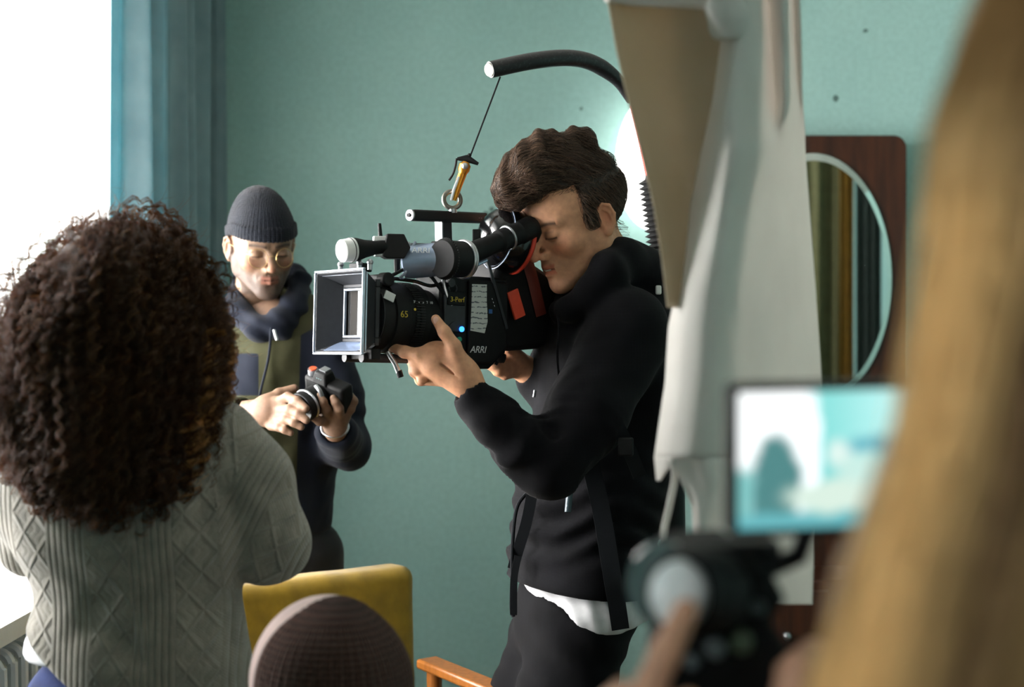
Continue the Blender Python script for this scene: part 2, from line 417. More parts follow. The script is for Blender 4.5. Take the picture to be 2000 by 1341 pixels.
# sheer curtain
def pleats(name,path,z0,z1,amp,waves,mat,parent=None,nz=40,nu=220,seed=0,flare=.5,thick=0):
    P=np.array(path,float); L=np.r_[0,np.cumsum(np.linalg.norm(np.diff(P,axis=0),axis=1))]; rs=np.random.RandomState(seed)
    u=np.linspace(0,1,nu); s=u*L[-1]; x=np.interp(s,L,P[:,0]); y=np.interp(s,L,P[:,1]); dx=np.gradient(x);dy=np.gradient(y); q=np.hypot(dx,dy); nx,ny=-dy/q,dx/q
    ph=np.cumsum(.6+.8*rs.rand(nu)); ph=np.convolve(ph,np.ones(15)/15,'same'); ph=ph/ph[-20]*waves*2*math.pi
    V=[]
    for j in range(nz+1):
        t=j/nz; a=amp*(1-flare*t*.6)*(1+.25*np.sin(ph*.37+2*t)); sh=.5*np.sin(t*2.2+u*9)
        o=a*(np.sin(ph+sh)+.35*np.sin(2.3*ph+1+sh*2)); z=z0+(z1-z0)*t
        V.append(np.stack([x+nx*o,y+ny*o,np.full(nu,z)],1))
    V=np.concatenate(V); i=np.arange(nz)[:,None]*nu+np.arange(nu-1)[None]; Q=np.stack([i,i+1,i+nu+1,i+nu],-1).reshape(-1,4)
    o=mesh_obj(name,V,Q,mat,parent)
    if thick: m=o.modifiers.new('thickness','SOLIDIFY'); m.thickness=thick; m.offset=0
    return o
def sheer_mat():
    n=N('sheer_voile'); t=n.new('ShaderNodeBsdfTransparent'); tl=n.new('ShaderNodeBsdfTranslucent'); tl.inputs[0].default_value=(.93,.9,.9,1)
    d=n.new('ShaderNodeBsdfDiffuse'); d.inputs[0].default_value=(.9,.88,.88,1)
    a=n.new('ShaderNodeMixShader'); a.inputs[0].default_value=.5; n.l.new(tl.outputs[0],a.inputs[1]); n.l.new(d.outputs[0],a.inputs[2])
    b=n.new('ShaderNodeMixShader'); n.l.new(n.math('ADD',n.math('MULTIPLY',n.noise(600,2),.15),.35),b.inputs[0]); n.l.new(t.outputs[0],b.inputs[1]); n.l.new(a.outputs[0],b.inputs[2]); n.l.new(b.outputs[0],n.out.inputs[0]); return n.m
o=pleats('sheer_curtain',[(-1.07,1.75),(-1.07,3.2),(-1.015,3.68)],.862,2.60,.012,14,sheer_mat(),nu=420,seed=4)
tag(o,'thin white sheer curtain glowing in front of the left window','curtain')
def velvet():
    n=N('blue_curtain_cloth'); c=n.noise(12,3); n.set('Base Color',n.ramp(c,[(.3,s2l((146,172,178))),(.7,s2l((168,194,198)))])); n.set('Roughness',.75); n.set('Sheen Weight',.35); n.set('Sheen Tint',(.7,.9,1.0,1))
    n.bump(n.noise(220,3),.25,.001)
    t=n.new('ShaderNodeBsdfTranslucent'); t.inputs[0].default_value=(*s2l((90,150,160)),1); mx=n.new('ShaderNodeMixShader'); mx.inputs[0].default_value=.45
    n.l.new(n.b.outputs[0],mx.inputs[1]); n.l.new(t.outputs[0],mx.inputs[2]); n.l.new(mx.outputs[0],n.out.inputs[0]); return n.m
o=pleats('drape_curtain',[(-.975,3.57),(-.968,3.85),(-.965,4.25),(-.945,4.50)],.03,2.60,.040,5.2,velvet(),nu=320,seed=9,thick=.003)
tag(o,'long teal blue drape hanging in folds beside the sheer curtain','curtain')
m=MB(); m.cyl((-1.06,1.55,2.62),(-1.0,4.57,2.62),.013); rod=m.build('curtain_rod',METAL); tag(rod,'metal curtain rod above the window curtains, over the frame','rod')
# radiator under the sill
rad=thing('radiator','white tubular radiator under the window sill at lower left','radiator',(-1.1,2.9,.1))
RM=plain('radiator_enamel',(205,214,218),.3,0,.02,30)
m=MB()
for z in (.16,.72): m.tube([(-1.1,2.1,z),(-1.1,3.6,z)],.02)
m.build('header_pipe',RM,rad)
for i in range(24):
    y=2.13+i*.062; m=MB()
    m.tube(smooth_path([(-1.1,y,.74),(-1.085,y,.775),(-1.055,y,.782),(-1.035,y,.76),(-1.03,y,.7),(-1.03,y,.2),(-1.05,y,.13),(-1.1,y,.12)],4),.011,8); m.build('radiator_fin',RM,rad)
for y in (2.2,3.5):
    m=MB(); m.box((-1.1,y,.07),(.02,.015,.07)); m.build('foot',RM,rad)
# glowing lamp on the back wall
lp=thing('wall_lamp','bright white oval wall lamp glowing between the man and the hanging cloth','lamp',tuple(W(1272,318,4.52)))
m=MB(); c=W(1274,318,4.50); m.ball(c,1,24,(.115,.06,.212))
n=N('lamp_shade_glow'); n.set('Emission Color',(1,.97,.93)); n.set('Emission Strength',2.6); n.set('Base Color',(.9,.88,.84)); m.build('lamp_shade',n.m,lp)
m=MB(); m.cyl((c[0],4.53,c[2]),(c[0],4.598,c[2]),.05); m.build('wall_mount',METAL,lp)
# vanity panel with oval mirror
van=thing('vanity_mirror','dark brown wooden dresser back with a large oval mirror on the teal wall','mirror',(.955,4.5,.02))
DW=wood('dark_mahogany',(74,38,20),(46,22,12),1.2,.35)
x0,x1=W(1408,0,4.47)[0],W(1771,0,4.47)[0]; zt=W(0,264,4.47)[2]; r=.04
poly=[(x0,.05),(x1,.05)]+[(x1-r+r*math.cos(t),zt-r+r*math.sin(t)) for t in np.linspace(0,math.pi/2,8)]+[(x0+r+r*math.cos(t),zt-r+r*math.sin(t)) for t in np.linspace(math.pi/2,math.pi,8)]
m=MB(); m.prism(poly,4.47,4.597); m.build('panel',DW,van,bevel=.003)
mc=W(1588,545,4.46); n=N('mirror_glass'); n.set('Metallic',1.0); n.set('Roughness',.015); n.set('Base Color',(.80,.86,.82))
rx,rz=.247,.395
def ring(k,y): return [(mc[0]+rx*k*math.cos(t),y,mc[2]+rz*k*math.sin(t)) for t in np.linspace(0,2*math.pi,96,endpoint=False)]
V=ring(1,4.466)+ring(1,4.460)+ring(.94,4.455); F=[[j*96+i,j*96+(i+1)%96,(j+1)*96+(i+1)%96,(j+1)*96+i] for j in (0,1) for i in range(96)]+[[192+i for i in range(96)]]
mesh_obj('mirror',V,F,n.m,van,smooth=False,fix=True)
m=MB(); m.box(((x0+x1)/2,4.40,.40),((x1-x0)/2,.19,.32)); m.build('drawer_chest',DW,van,bevel=.006)
for k in (0,1):
    for j in (0,1):
        m=MB(); m.box((x0+.15+j*.3,4.20,.26+.3*k),(.13,.012,.13)); dr=m.build('drawer',DW,van,bevel=.004); m=MB(); m.ball((x0+.15+j*.3,4.175,.26+.3*k),.014,8); m.build('knob',METAL,dr)
# drapes on the right side of the room, seen in the mirror
OL=cloth_mat('olive_curtain_cloth',(112,110,80),700,.2,.1,.1); OG=cloth_mat('ochre_curtain_cloth',(132,96,38),700,.2,.1,.1); DG=cloth_mat('charcoal_curtain_cloth',(50,56,54),700,.2,.1)
o=pleats('olive_curtain',[(1.32,1.52),(1.73,1.50)],.03,2.66,.02,2.5,OL,nu=80,seed=2,thick=.003); tag(o,'pale olive drape seen in the oval mirror','curtain')
o=pleats('ochre_curtain',[(1.69,1.56),(1.765,1.55)],.03,2.66,.012,1.5,OG,nu=50,seed=3,thick=.003); tag(o,'narrow ochre drape beside the dark one in the mirror','curtain')
o=pleats('charcoal_curtain',[(1.765,1.60),(1.905,1.58)],.03,2.66,.012,2.2,DG,nu=60,seed=5,thick=.003); tag(o,'dark grey drape reflected near the right edge of the oval mirror','curtain')
m=MB(); m.cyl((1.1,1.55,2.68),(2.58,1.55,2.68),.012); tag(m.build('curtain_rod',METAL),'metal rod carrying the olive and grey drapes','rod')

# ---------------------------------------------------------------- hanging cloth (foreground middle)
def linen(name='unbleached_linen',a=(222,218,213),b=(240,237,232),tr=.28,tc=(240,235,228)):
    n=N(name); c=n.noise(6,4); n.set('Base Color',n.ramp(c,[(.3,s2l(a)),(.7,s2l(b))])); n.set('Roughness',.9); n.set('Specular IOR Level',.1); n.set('Sheen Weight',.2)
    x=n.xyz(); wv=n.math('ADD',n.math('SINE',n.math('MULTIPLY',x[0],2600)),n.math('SINE',n.math('MULTIPLY',x[2],2600)))
    n.bump(n.math('ADD',n.math('MULTIPLY',wv,.2),n.noise(60,5)),.3,.002)
    t=n.new('ShaderNodeBsdfTranslucent'); t.inputs[0].default_value=(*s2l(tc),1); mx=n.new('ShaderNodeMixShader'); mx.inputs[0].default_value=tr
    n.l.new(n.b.outputs[0],mx.inputs[1]); n.l.new(t.outputs[0],mx.inputs[2]); n.l.new(mx.outputs[0],n.out.inputs[0]); return n.m
LIN=linen(); LINT=linen('tan_shaded_reverse',(176,164,142),(196,184,162),.25,(200,182,150))  # reverse fold of the same cloth, its shade put into the tan colour
def sheet(name,rows,mat,parent,nu=70,nv=110,thick=.0022,seed=1,wr=.004,deep=2.4):
    """rows: [(py,[(px,depth offset)...])] lofted through smooth curves"""
    ys=[r[0] for r in rows]; k=len(rows[0][1]); g=np.array([[(p,d) for p,d in r[1]] for r in rows],float)
    U=[]
    for r in g:
        q=np.array(smooth_path([(a,b,0) for a,b in r],12)); s=np.linspace(0,len(q)-1,nu); U.append(np.stack([np.interp(s,np.arange(len(q)),q[:,c]) for c in (0,1)],1))
    U=np.array(U); yy=np.linspace(ys[0],ys[-1],nv); V=[]
    for y in yy:
        row=np.stack([[np.interp(y,ys,U[:,i,c]) for i in range(nu)] for c in (0,1)],1)
        for px,d in row: V.append(W(px,y,1.75+(d*deep if d>0 else d)))
    V=np.array(V); V[:,1]+=wob(V.astype(np.float32)*np.array([1,1,.35],np.float32),55,seed)*wr
    i=np.arange(nv-1)[:,None]*nu+np.arange(nu-1)[None]; Q=np.stack([i,i+1,i+nu+1,i+nu],-1).reshape(-1,4)
    o=mesh_obj(name,V,Q,mat,parent); m=o.modifiers.new('thickness','SOLIDIFY'); m.thickness=thick; m.offset=0; return o
hc=thing('hanging_cloth','tall off-white cloth hanging in loose folds right of the cameraman, ragged hem','cloth',tuple(W(1440,900,1.75)))
sheet('back_fold',[
 (-760,[(1150,.00),(1230,.05),(1330,.07),(1430,.03)]),(-10,[(1186,.00),(1215,.035),(1310,.075),(1430,.05)]),(100,[(1205,.00),(1232,.035),(1320,.075),(1430,.05)]),(200,[(1228,.00),(1252,.035),(1330,.07),(1420,.05)]),
 (300,[(1254,.00),(1276,.03),(1335,.06),(1410,.05)]),(400,[(1277,.00),(1297,.025),(1340,.05),(1400,.04)]),(500,[(1293,.00),(1310,.015),(1345,.03),(1380,.03)]),
 (600,[(1304,.00),(1318,.008),(1345,.02),(1370,.03)])],LINT,hc,seed=3,wr=.002,deep=1)
RD=(.045,-.02,-.040,.05,.13,.21,.29)
def R_(y,*px): return (y,[(p,d) for p,d in zip(px,RD)])
sheet('front_fold',[
 (-760,[(1400,.02),(1430,-.02),(1470,.03),(1500,-.02),(1530,.06),(1570,.04),(1590,.12)]),
 (-10,[(1418,.03),(1440,-.01),(1475,.0),(1500,.08),(1530,.03),(1548,.13),(1561,.10)]),
 (60,[(1412,.03),(1440,-.02),(1478,.0),(1505,.09),(1532,.04),(1550,.14),(1564,.12)]),
 (200,[(1392,.03),(1425,-.03),(1470,.01),(1513,.10),(1535,.06),(1555,.16),(1568,.17)]),
 R_(300,1370,1402,1440,1495,1530,1556,1572),R_(400,1350,1385,1425,1478,1520,1556,1580),R_(560,1322,1350,1408,1462,1515,1558,1592),
 R_(640,1306,1340,1402,1460,1515,1558,1597),R_(750,1300,1333,1395,1458,1515,1560,1604),R_(850,1285,1320,1385,1455,1515,1562,1608),R_(895,1279,1312,1375,1450,1512,1562,1608)],LIN,hc,seed=5,deep=1)
sheet('left_tatter',[(893,[(1279,.03),(1290,.01),(1305,-.015),(1318,-.021)]),(915,[(1281,.03),(1288,.016),(1297,-.002),(1306,-.012)]),(938,[(1283,.03),(1285,.025),(1287,.02),(1289,.016)])],LIN,hc,nu=10,nv=14,deep=1)
sheet('lower_tail',[
 (893,[(1311,-.019),(1345,-.024),(1385,-.026),(1450,.05),(1512,.12),(1575,.19),(1600,.26)]),
 (940,[(1330,-.019),(1360,-.024),(1398,-.024),(1455,.05),(1512,.12),(1572,.19),(1598,.26)]),
 (985,[(1352,-.015),(1368,-.030),(1402,-.016),(1455,.05),(1512,.12),(1570,.19),(1596,.26)]),
 (1060,[(1356,-.015),(1372,-.030),(1384,.0),(1400,-.025),(1440,.05),(1500,.12),(1590,.22)]),
 (1180,[(1358,-.015),(1374,-.030),(1386,.0),(1404,-.025),(1440,.05),(1500,.12),(1586,.22)])],LIN,hc,nv=50,seed=8,deep=1)
m=MB(); m.tube(smooth_path([W(1312,896,1.73),W(1318,930,1.735),W(1308,985,1.735),W(1297,1035,1.735),W(1296,1070,1.73),W(1308,1090,1.72)],8),.0042,8)
m.build('drawstring',LIN,hc)
def crumple(P):
    c=W(1415,28,1.73); d=ell(P,c,(.028,.03,.030)); return d+wob(P,130,4)*.005+wob(P,60,9)*.004
m=skin('knot',crumple,W(1415,28,1.73)-.06,W(1415,28,1.73)+.06,.003,LIN,hc)
m=MB(); m.tube(smooth_path([W(1185,-6,1.752),W(1250,2,1.78),W(1330,6,1.80),W(1395,10,1.76)],8),.007,8); m.build('rolled_hem',LIN,hc)
# armchair behind the woman
ch=thing('armchair','mustard yellow upholstered armchair with wooden armrest against the teal wall','armchair',(-.35,3.05,0))
MU=cloth_mat('mustard_wool',(156,124,24),900,.5,.35,var=.2)
WA=wood('oak_armrest',(158,96,40),(120,70,28),2,.35)
A=W(462,1145,3.03); B=W(797,1098,3.30); d=(B-A); d[2]=0; wdt=np.linalg.norm(d); d/=wdt; nrm=np.array([d[1],-d[0],0])   # towards the viewer
fr=(d,nrm,(0,0,1))
C=lambda u,n,z: (A+d*u*wdt+nrm*n+np.array((0,0,z)))
hb=.46
def back(P):
    q=(P-A.astype(np.float32))@np.array([d,nrm,(0,0,1)],np.float32).T
    u=q[:,0]-wdt/2; z=q[:,2]+hb/2-.0; n_=q[:,1]-.0-(-.10)*(z+hb/2)+0.0
    zz=z-.0
    w_=wdt/2+.012-.02*(-(zz)/hb)   # grows a little downwards
    Dd=np.maximum(np.abs(u)-(w_-.03),0); Ee=np.maximum(np.abs(zz)-(hb/2-.03),0); Gg=np.maximum(np.abs(n_)-.02,0)
    bulge=.012*np.clip(1-(u/w_)**2,0,1)*np.clip(1-(zz/(hb/2))**2,0,1)
    return np.sqrt(Dd**2+Ee**2+Gg**2)-.03-bulge+wob(P,30,3)*.002
lo=np.minimum(A,B)-np.array([.1,.15,.62]); hi=np.maximum(A,B)+np.array([.1,.15,.1])
skin('backrest',back,lo,hi,.008,MU,ch)
m=MB(C(.5,.28,-.44),fr); m.box((0,0,0),(wdt/2,.26,.06)); m.build('seat',MU,ch,bevel=.03)
AR0=W(832,1292,3.14); AR1=W(946,1324,2.87)
for side,off in ((1,0),(-1,-(wdt+.09))):
    p0=AR0+d*off; p1=p0+nrm*.27+np.array((0,0,-.015)); ax=np.array([p1-p0]); L=np.linalg.norm(p1-p0); ax=(p1-p0)/L; sd=np.cross(ax,(0,0,1)); sd/=np.linalg.norm(sd); up=np.cross(sd,ax)
    m=MB((p0+p1)/2,(ax,sd,up)); m.box((0,0,0),(L/2,.028,.011)); m.build('armrest',WA,ch,bevel=.006)
    for t in (.12,.88):
        q=p0+(p1-p0)*t; m=MB(); m.cyl(q-np.array((0,0,.01)),(q[0],q[1],0),.017,.012,12); m.build('leg',WA,ch)
print('room ok')
# ================================================================== PEOPLE: shared anatomy
def head_sdf(P, squint=1.0, nose=1.0, jawopen=0.0, lean=1.0):
    """x: towards the person's right, y: forwards, z: up; origin between the ears"""
    X=np.abs(P[:,0]); Q=P.copy(); Q[:,0]=X                       # mirrored copy
    d=ell(P,(0,-.012,.032),(.0755,.097,.086))
    d=smin(d,ell(P,(0,.030,-.020),(.060,.062,.080)),.03)
    d=smin(d,ell(P,(0,.036,.050),(.058,.056,.052)),.03)
    jaw=rc(Q,(.052,.000,-.050),(.016,.070,-.096),.020,.017); d=smin(d,jaw,.028)
    d=smin(d,rc(Q,(.050,-.002,-.030),(.050,.002,-.058),.022,.018),.02)
    d=smin(d,ell(P,(0,.079,-.101),(.021,.018,.017)),.014)                       # chin
    d=smin(d,ell(Q,(.043,.058,-.022),(.023,.026,.021)),.018)                     # cheekbones
    d=smin(d,ell(P,(0,.078,-.062),(.030,.020,.026)),.016)                        # muzzle
    d=smin(d,rc(Q,(.046,.070,.024),(.014,.088,.019),.008,.009),.012)             # brow ridge
    d=smax(d,-ell(Q,(.033,.101,.003),(.021,.018,.013)),.012)                     # eye sockets
    n=rc(P,(0,.086,.012),(0,.112*nose,-.026),.0075,.0095); n=smin(n,ell(Q,(.0115,.100,-.034),(.0085,.011,.0075)),.006)
    n=smin(n,ell(P,(0,.1125*nose,-.031),(.0095,.0095,.0085)),.006); d=smin(d,n,.009)
    d=smax(d,-ell(Q,(.0060,.108,-.0425),(.0030,.005,.0022)),.002)                 # nostrils
    lid=ell(Q,(.032,.0775,.002),(.0165,.0145,.0125)); d=smin(d,lid,.004)          # closed lids
    d=smax(d,-rc(Q,(.019,.0925,-.0035),(.046,.083,-.0045),.0010,.0010),.0018)     # lid line
    o=jawopen
    up=rc(Q,(0,.0985,-.0565),(.021,.088,-.0600),.0052,.0026); lo=rc(Q,(0,.0965,-.0685-o),(.019,.087,-.0640-o*.6),.0062,.0030)
    d=smin(d,up,.004); d=smin(d,lo,.004)
    d=smax(d,-rc(Q,(0,.1025,-.0622-o*.5),(.022,.0895,-.0612-o*.4),.0012+o*.45,.0008),.0016)   # mouth line
    d=smax(d,-ell(P,(0,.1005,-.0800-o),(.013,.006,.004)),.006)                   # under the lip
    d=smax(d,-rc(Q,(.017,.104,-.034),(.030,.088,-.056),.0012,.0012),.008)         # nasolabial fold
    # ears
    ea=.30; R=np.array([[math.cos(ea),-math.sin(ea),0],[math.sin(ea),math.cos(ea),0],[0,0,1]])
    ec_=np.array((.0800,-.014,-.003)); er=ell(Q,ec_,(.0055,.0175,.0305),R)
    E=lambda x,y,z: ec_+R@np.array((x,y,z))
    er=smax(er,-ell(Q,E(.0065,.002,.002),(.0062,.0115,.0205),R),.002)
    er=smin(er,chain(Q,[E(.001,.013,.004),E(.004,.012,.020),E(.005,.002,.029),E(.006,-.011,.022),E(.006,-.016,.004),E(.005,-.012,-.013),E(.003,-.004,-.024)],[.0022,.0028,.0030,.0032,.0030,.0026,.0030],.002),.003)
    er=smin(er,ell(Q,E(.001,.003,-.026),(.005,.0085,.0085)),.005); er=smin(er,rc(Q,E(.0,.014,-.002),E(.001,.013,-.010),.004,.0035),.003)
    er=smin(er,chain(Q,[E(.003,.001,.017),E(.004,-.007,.010),E(.004,-.009,-.006)],[.0018,.0022,.002],.002),.003)
    d=smin(d,er,.005)
    nk=rc(P,(0,-.022,-.06),(0,-.050*lean,-.20),.056,.058); d=smin(d,nk,.02)
    return d
def head_tint(P, base=(.62,.36,.235), stubble=0.0, brow=(.05,.03,.02), ruddy=.5):
    X=np.abs(P[:,0]); C=np.tile(np.array(base),(len(P),1))
    def blend(mask,col):
        m=np.clip(mask,0,1)[:,None]; C[:]=C*(1-m)+np.array(col)*m
    g=lambda c,r:np.exp(-(((X-c[0])/r[0])**2+((P[:,1]-c[1])/r[1])**2+((P[:,2]-c[2])/r[2])**2))
    red=(base[0]*1.0,base[1]*.66,base[2]*.6)
    blend(g((.045,.07,-.025),(.022,.04,.02))*ruddy,red); blend(g((0,.115,-.03),(.014,.02,.014))*ruddy*1.1,red); blend(g((.08,-.014,0),(.014,.03,.035))*.55,red)
    if stubble:
        thr=-.047+np.clip(.060-P[:,1],0,.06)*.85; zone=1/(1+np.exp((P[:,2]-thr)/.0045)); zone=zone*(P[:,1]>-.004)*np.clip((P[:,2]+.135)/.02,0,1)
        zone*=1-g((0,.098,-.063),(.024,.02,.009)); zone=np.maximum(zone,g((0,.1,-.05),(.03,.02,.006))*.8)
        
        sp=.85+.15*np.sin(P[:,0]*2100)*np.sin(P[:,2]*1900)
        blend(zone*stubble*sp,(.045,.030,.024))
    lip=np.exp(-((np.minimum(np.abs(P[:,2]+.0572),np.abs(P[:,2]+.0675))/.0052)**4))*(X<.0225)*(P[:,1]>.087); blend(lip*.75,(base[0]*.85,base[1]*.45,base[2]*.45))
    blend(np.exp(-((P[:,2]+.0622)/.0014)**2)*(X<.022)*(P[:,1]>.084)*.9,(.10,.03,.025))
    bz=.0215+.17*(X-.012)-2.2*np.clip(X-.034,0,1)**1.5; bm=np.exp(-((P[:,2]-bz)/.0046)**2)*(X>.010)*(X<.052)*(P[:,1]>.055); blend(bm*.92,brow)
    lz=-.0035-.6*np.clip(X-.032,-1,1)**2; blend(np.exp(-((P[:,2]-lz)/.0021)**2)*(X>.017)*(X<.047)*(P[:,1]>.075)*.9,(.05,.028,.02))
    blend(np.exp(-((P[:,2]-.009)/.002)**2)*(X>.018)*(X<.045)*(P[:,1]>.072)*.3,(.2,.09,.06))
    return C
def frame(yaw,pitch,roll=0):
    """rows: person's right, forwards, up in world space. yaw 0 looks at the viewer, +90 looks to picture right"""
    y=math.radians(yaw);p=math.radians(pitch);r=math.radians(roll)
    f=np.array((math.sin(y)*math.cos(p),-math.cos(y)*math.cos(p),-math.sin(p))); l=-np.array((math.cos(y),math.sin(y),0)); u=np.cross(l,f)
    l2=l*math.cos(r)+u*math.sin(r); u2=-l*math.sin(r)+u*math.cos(r)
    return np.array([l2,f,u2])
def make_body(parent, headM, headfn, tintfn, limbs, hands, hres=.0021, base=(.62,.36,.235), hand_h=.0018):
    """head, neck, trunk, limbs and hands gathered in one mesh called body"""
    c=headM[1]
    o=skin('body',headfn,(-.115,-.15,-.205),(.115,.15,.135),hres,SKIN,None,tintfn,headM)
    rest=[]
    for fn,lo,hi,h in [(l[0],l[1],l[2],l[3]) for l in limbs]+[(x[0],x[1],x[2],hand_h) for x in hands]:
        q=skin('tmp',fn,lo,hi,h,SKIN,None,lambda P:np.tile(np.array(base),(len(P),1)) if True else None); rest.append(q)
    merge(o,rest); attach(o,parent); return o
def bounds(pts,pad):
    p=np.array(pts,float); return p.min(0)-pad,p.max(0)+pad
def flow_hair(name, fn, roots, flow, length, r, mat, parent, npts=16, lift=.002, jitter=.35, seed=1, wave=0, wfreq=60, colr=(0,1), clump=0):
    """strands that grow over the surface fn=0 following flow(P)"""
    rs=np.random.RandomState(seed); n=len(roots); P=roots.astype(np.float32); L=length*(.6+.6*rs.rand(n)); st=(L/(npts-1))[:,None]
    S=np.zeros((n,npts,3)); S[:,0]=P; J=rs.randn(n,3)*jitter; off=lift*(.2+1.3*rs.rand(n))
    for k in range(1,npts):
        N_=grad(fn,P); f=flow(P)+J; f=f-N_*(f*N_).sum(1,keepdims=True); f/=np.linalg.norm(f,axis=1,keepdims=True)+1e-9
        P=(P+f*st).astype(np.float32); dd=fn(P); P=(P-N_*(dd-off*min(1,k/3))[:,None]).astype(np.float32)
        Q=P.copy()
        if wave: ph=rs.rand(n)*0+np.arange(n)%7; Q=Q+N_*(np.sin(k/npts*wfreq*L+ph)*wave)[:,None]
        S[:,k]=Q
    col=np.zeros((n,3)); col[:,0]=np.clip(rs.normal((colr[0]+colr[1])/2,(colr[1]-colr[0])/3,n),0,1)
    return strands_mesh(name,S,r*(.7+.6*rs.rand(n)),mat,parent,col)
def surf_points(fn,lo,hi,h,n,seed=0,cond=None):
    V,Q=isosurface(fn,lo,hi,h); rs=np.random.RandomState(seed)
    if cond is not None: V=V[cond(V)]
    return V[rs.randint(0,len(V),n)]+rs.randn(n,3)*h*.5
print('people lib ok')
# ================================================================== CAMERAMAN
D0=2.85
cm=thing('person','man in a black hoodie pressing his eye to the big film camera','person',tuple(W(1110,0,2.9)*np.array([1,1,0])))
HF=frame(-59,24,3); HC=W(1124,430,2.80); HS=1.03
hM=(HF*HS,HC)
hfn=lambda P: head_sdf(P,nose=1.02,jawopen=.0035,lean=1.2)
def hloc(P): return ((P-HC.astype(np.float32))@(HF.T).astype(np.float32))/HS
TAN=(.62,.325,.19)
# --- hands (points read off the photograph, each with its own depth)
Wn=lambda px,py,Y: W(px,py,Y)
LW=W(915,748,2.60)                                                # near wrist
def near_hand(P):
    p=lambda a,b,Y: W(a,b,Y)
    d=ell(P,p(868,708,2.60),(.046,.022,.034),np.array([[.86,0,.5],[0,1,0],[-.5,0,.86]]))
    d=smin(d,rc(P,p(905,738,2.60),p(850,706,2.595),.032,.030),.02)
    d=smin(d,chain(P,[p(922,758,2.60),p(905,738,2.60)],[.026,.030]),.015)
    th=chain(P,[p(900,716,2.585),p(886,676,2.565),p(868,648,2.56),p(851,623,2.565)],[.019,.0135,.0112,.0085],.006); d=smin(d,th,.018)
    ix=chain(P,[p(850,692,2.585),p(818,692,2.58),p(790,687,2.59),p(763,677,2.62)],[.0165,.0115,.0112,.0082],.005); d=smin(d,ix,.014)
    md=chain(P,[p(848,704,2.60),p(814,706,2.60),p(802,690,2.635),p(800,668,2.66)],[.0165,.0135,.0105,.0085],.005); d=smin(d,md,.010)
    rg=chain(P,[p(850,722,2.605),p(812,724,2.61),p(806,706,2.65),p(806,684,2.675)],[.0165,.0125,.010,.008],.005); d=smin(d,rg,.009)
    pk=chain(P,[p(856,738,2.61),p(822,741,2.62),p(814,724,2.655),p(814,704,2.675)],[.0150,.0110,.009,.0075],.005); d=smin(d,pk,.008)
    for a,b in ((818,692),(813,706),(811,724),(821,741)): d=smin(d,ell(P,p(a+3,b,2.597),(.010,.009,.0095)),.006)
    d=smin(d,rc(P,p(850,700,2.577),p(888,726,2.578),.002,.002),.006)
    d=smax(d,-rc(P,p(862,712,2.570),p(895,735,2.570),.002,.002),.008)
    return d
def far_hand(P):
    p=lambda a,b,Y: W(a,b,Y)
    d=rc(P,p(1040,730,2.93),p(1002,706,2.92),.030,.027)
    d=smin(d,chain(P,[p(1000,694,2.90),p(975,677,2.885),p(954,690,2.88),p(934,694,2.885)],[.016,.0115,.0095,.0075],.005),.010)   # index
    d=smin(d,chain(P,[p(996,706,2.90),p(966,708,2.86),p(948,702,2.865)],[.015,.0105,.0085],.005),.008)
    d=smin(d,chain(P,[p(1000,716,2.90),p(974,722,2.87),p(956,714,2.87)],[.015,.0105,.0085],.005),.008)
    d=smin(d,chain(P,[p(1006,724,2.91),p(986,732,2.88),p(970,726,2.875)],[.014,.0095,.008],.005),.008)
    d=smin(d,chain(P,[p(1016,700,2.90),p(996,678,2.87),p(983,668,2.865)],[.015,.011,.009],.005),.010)                             # thumb
    return d
def trunk(P):
    d=chain(P,[HC+HF[1]*-.055+HF[2]*-.17,W(1175,620,2.9),W(1170,820,2.9),W(1140,1080,2.9)],[.055,.07,.08,.075],.04)
    d=smin(d,chain(P,[W(1215,650,2.76),W(1075,900,2.64),W(1000,845,2.61),W(915,752,2.60)],[.05,.038,.032,.025],.02),.03)
    d=smin(d,chain(P,[W(1150,650,3.03),W(1110,800,3.04),W(1040,733,2.93)],[.048,.036,.026],.02),.03)
    for hx,kx,fx,Y in ((1150,1095,1210,2.84),(1110,1010,1130,2.98)):
        d=smin(d,chain(P,[W(hx,1170,Y),W(kx,1600,Y-.03),np.array([W(fx,0,Y)[0],Y,.09])],[.05,.048,.038],.03),.03)
    return d
lo,hi=bounds([W(760,600,2.5),W(940,780,2.68)],.02); lo2,hi2=bounds([W(925,650,2.80),W(1060,745,2.98)],.02)
lo3,hi3=bounds([W(915,540,2.5),W(1240,700,3.1),(0,2.9,0.02),(.35,2.9,.02)],.08)
make_body(cm,hM,hfn,lambda P:head_tint(P,TAN,.12,ruddy=.55),[(trunk,lo3,hi3,.014)],[(near_hand,lo,hi),(far_hand,lo2,hi2)],base=TAN)
# nails
NAIL=plain('fingernail',(226,178,158),.3,0,.03,60)
m=MB(); m.ball(W(851.5,625,2.5565),.0062,8,(.8,.35,1.15)); m.build('thumbnail',NAIL,cm)
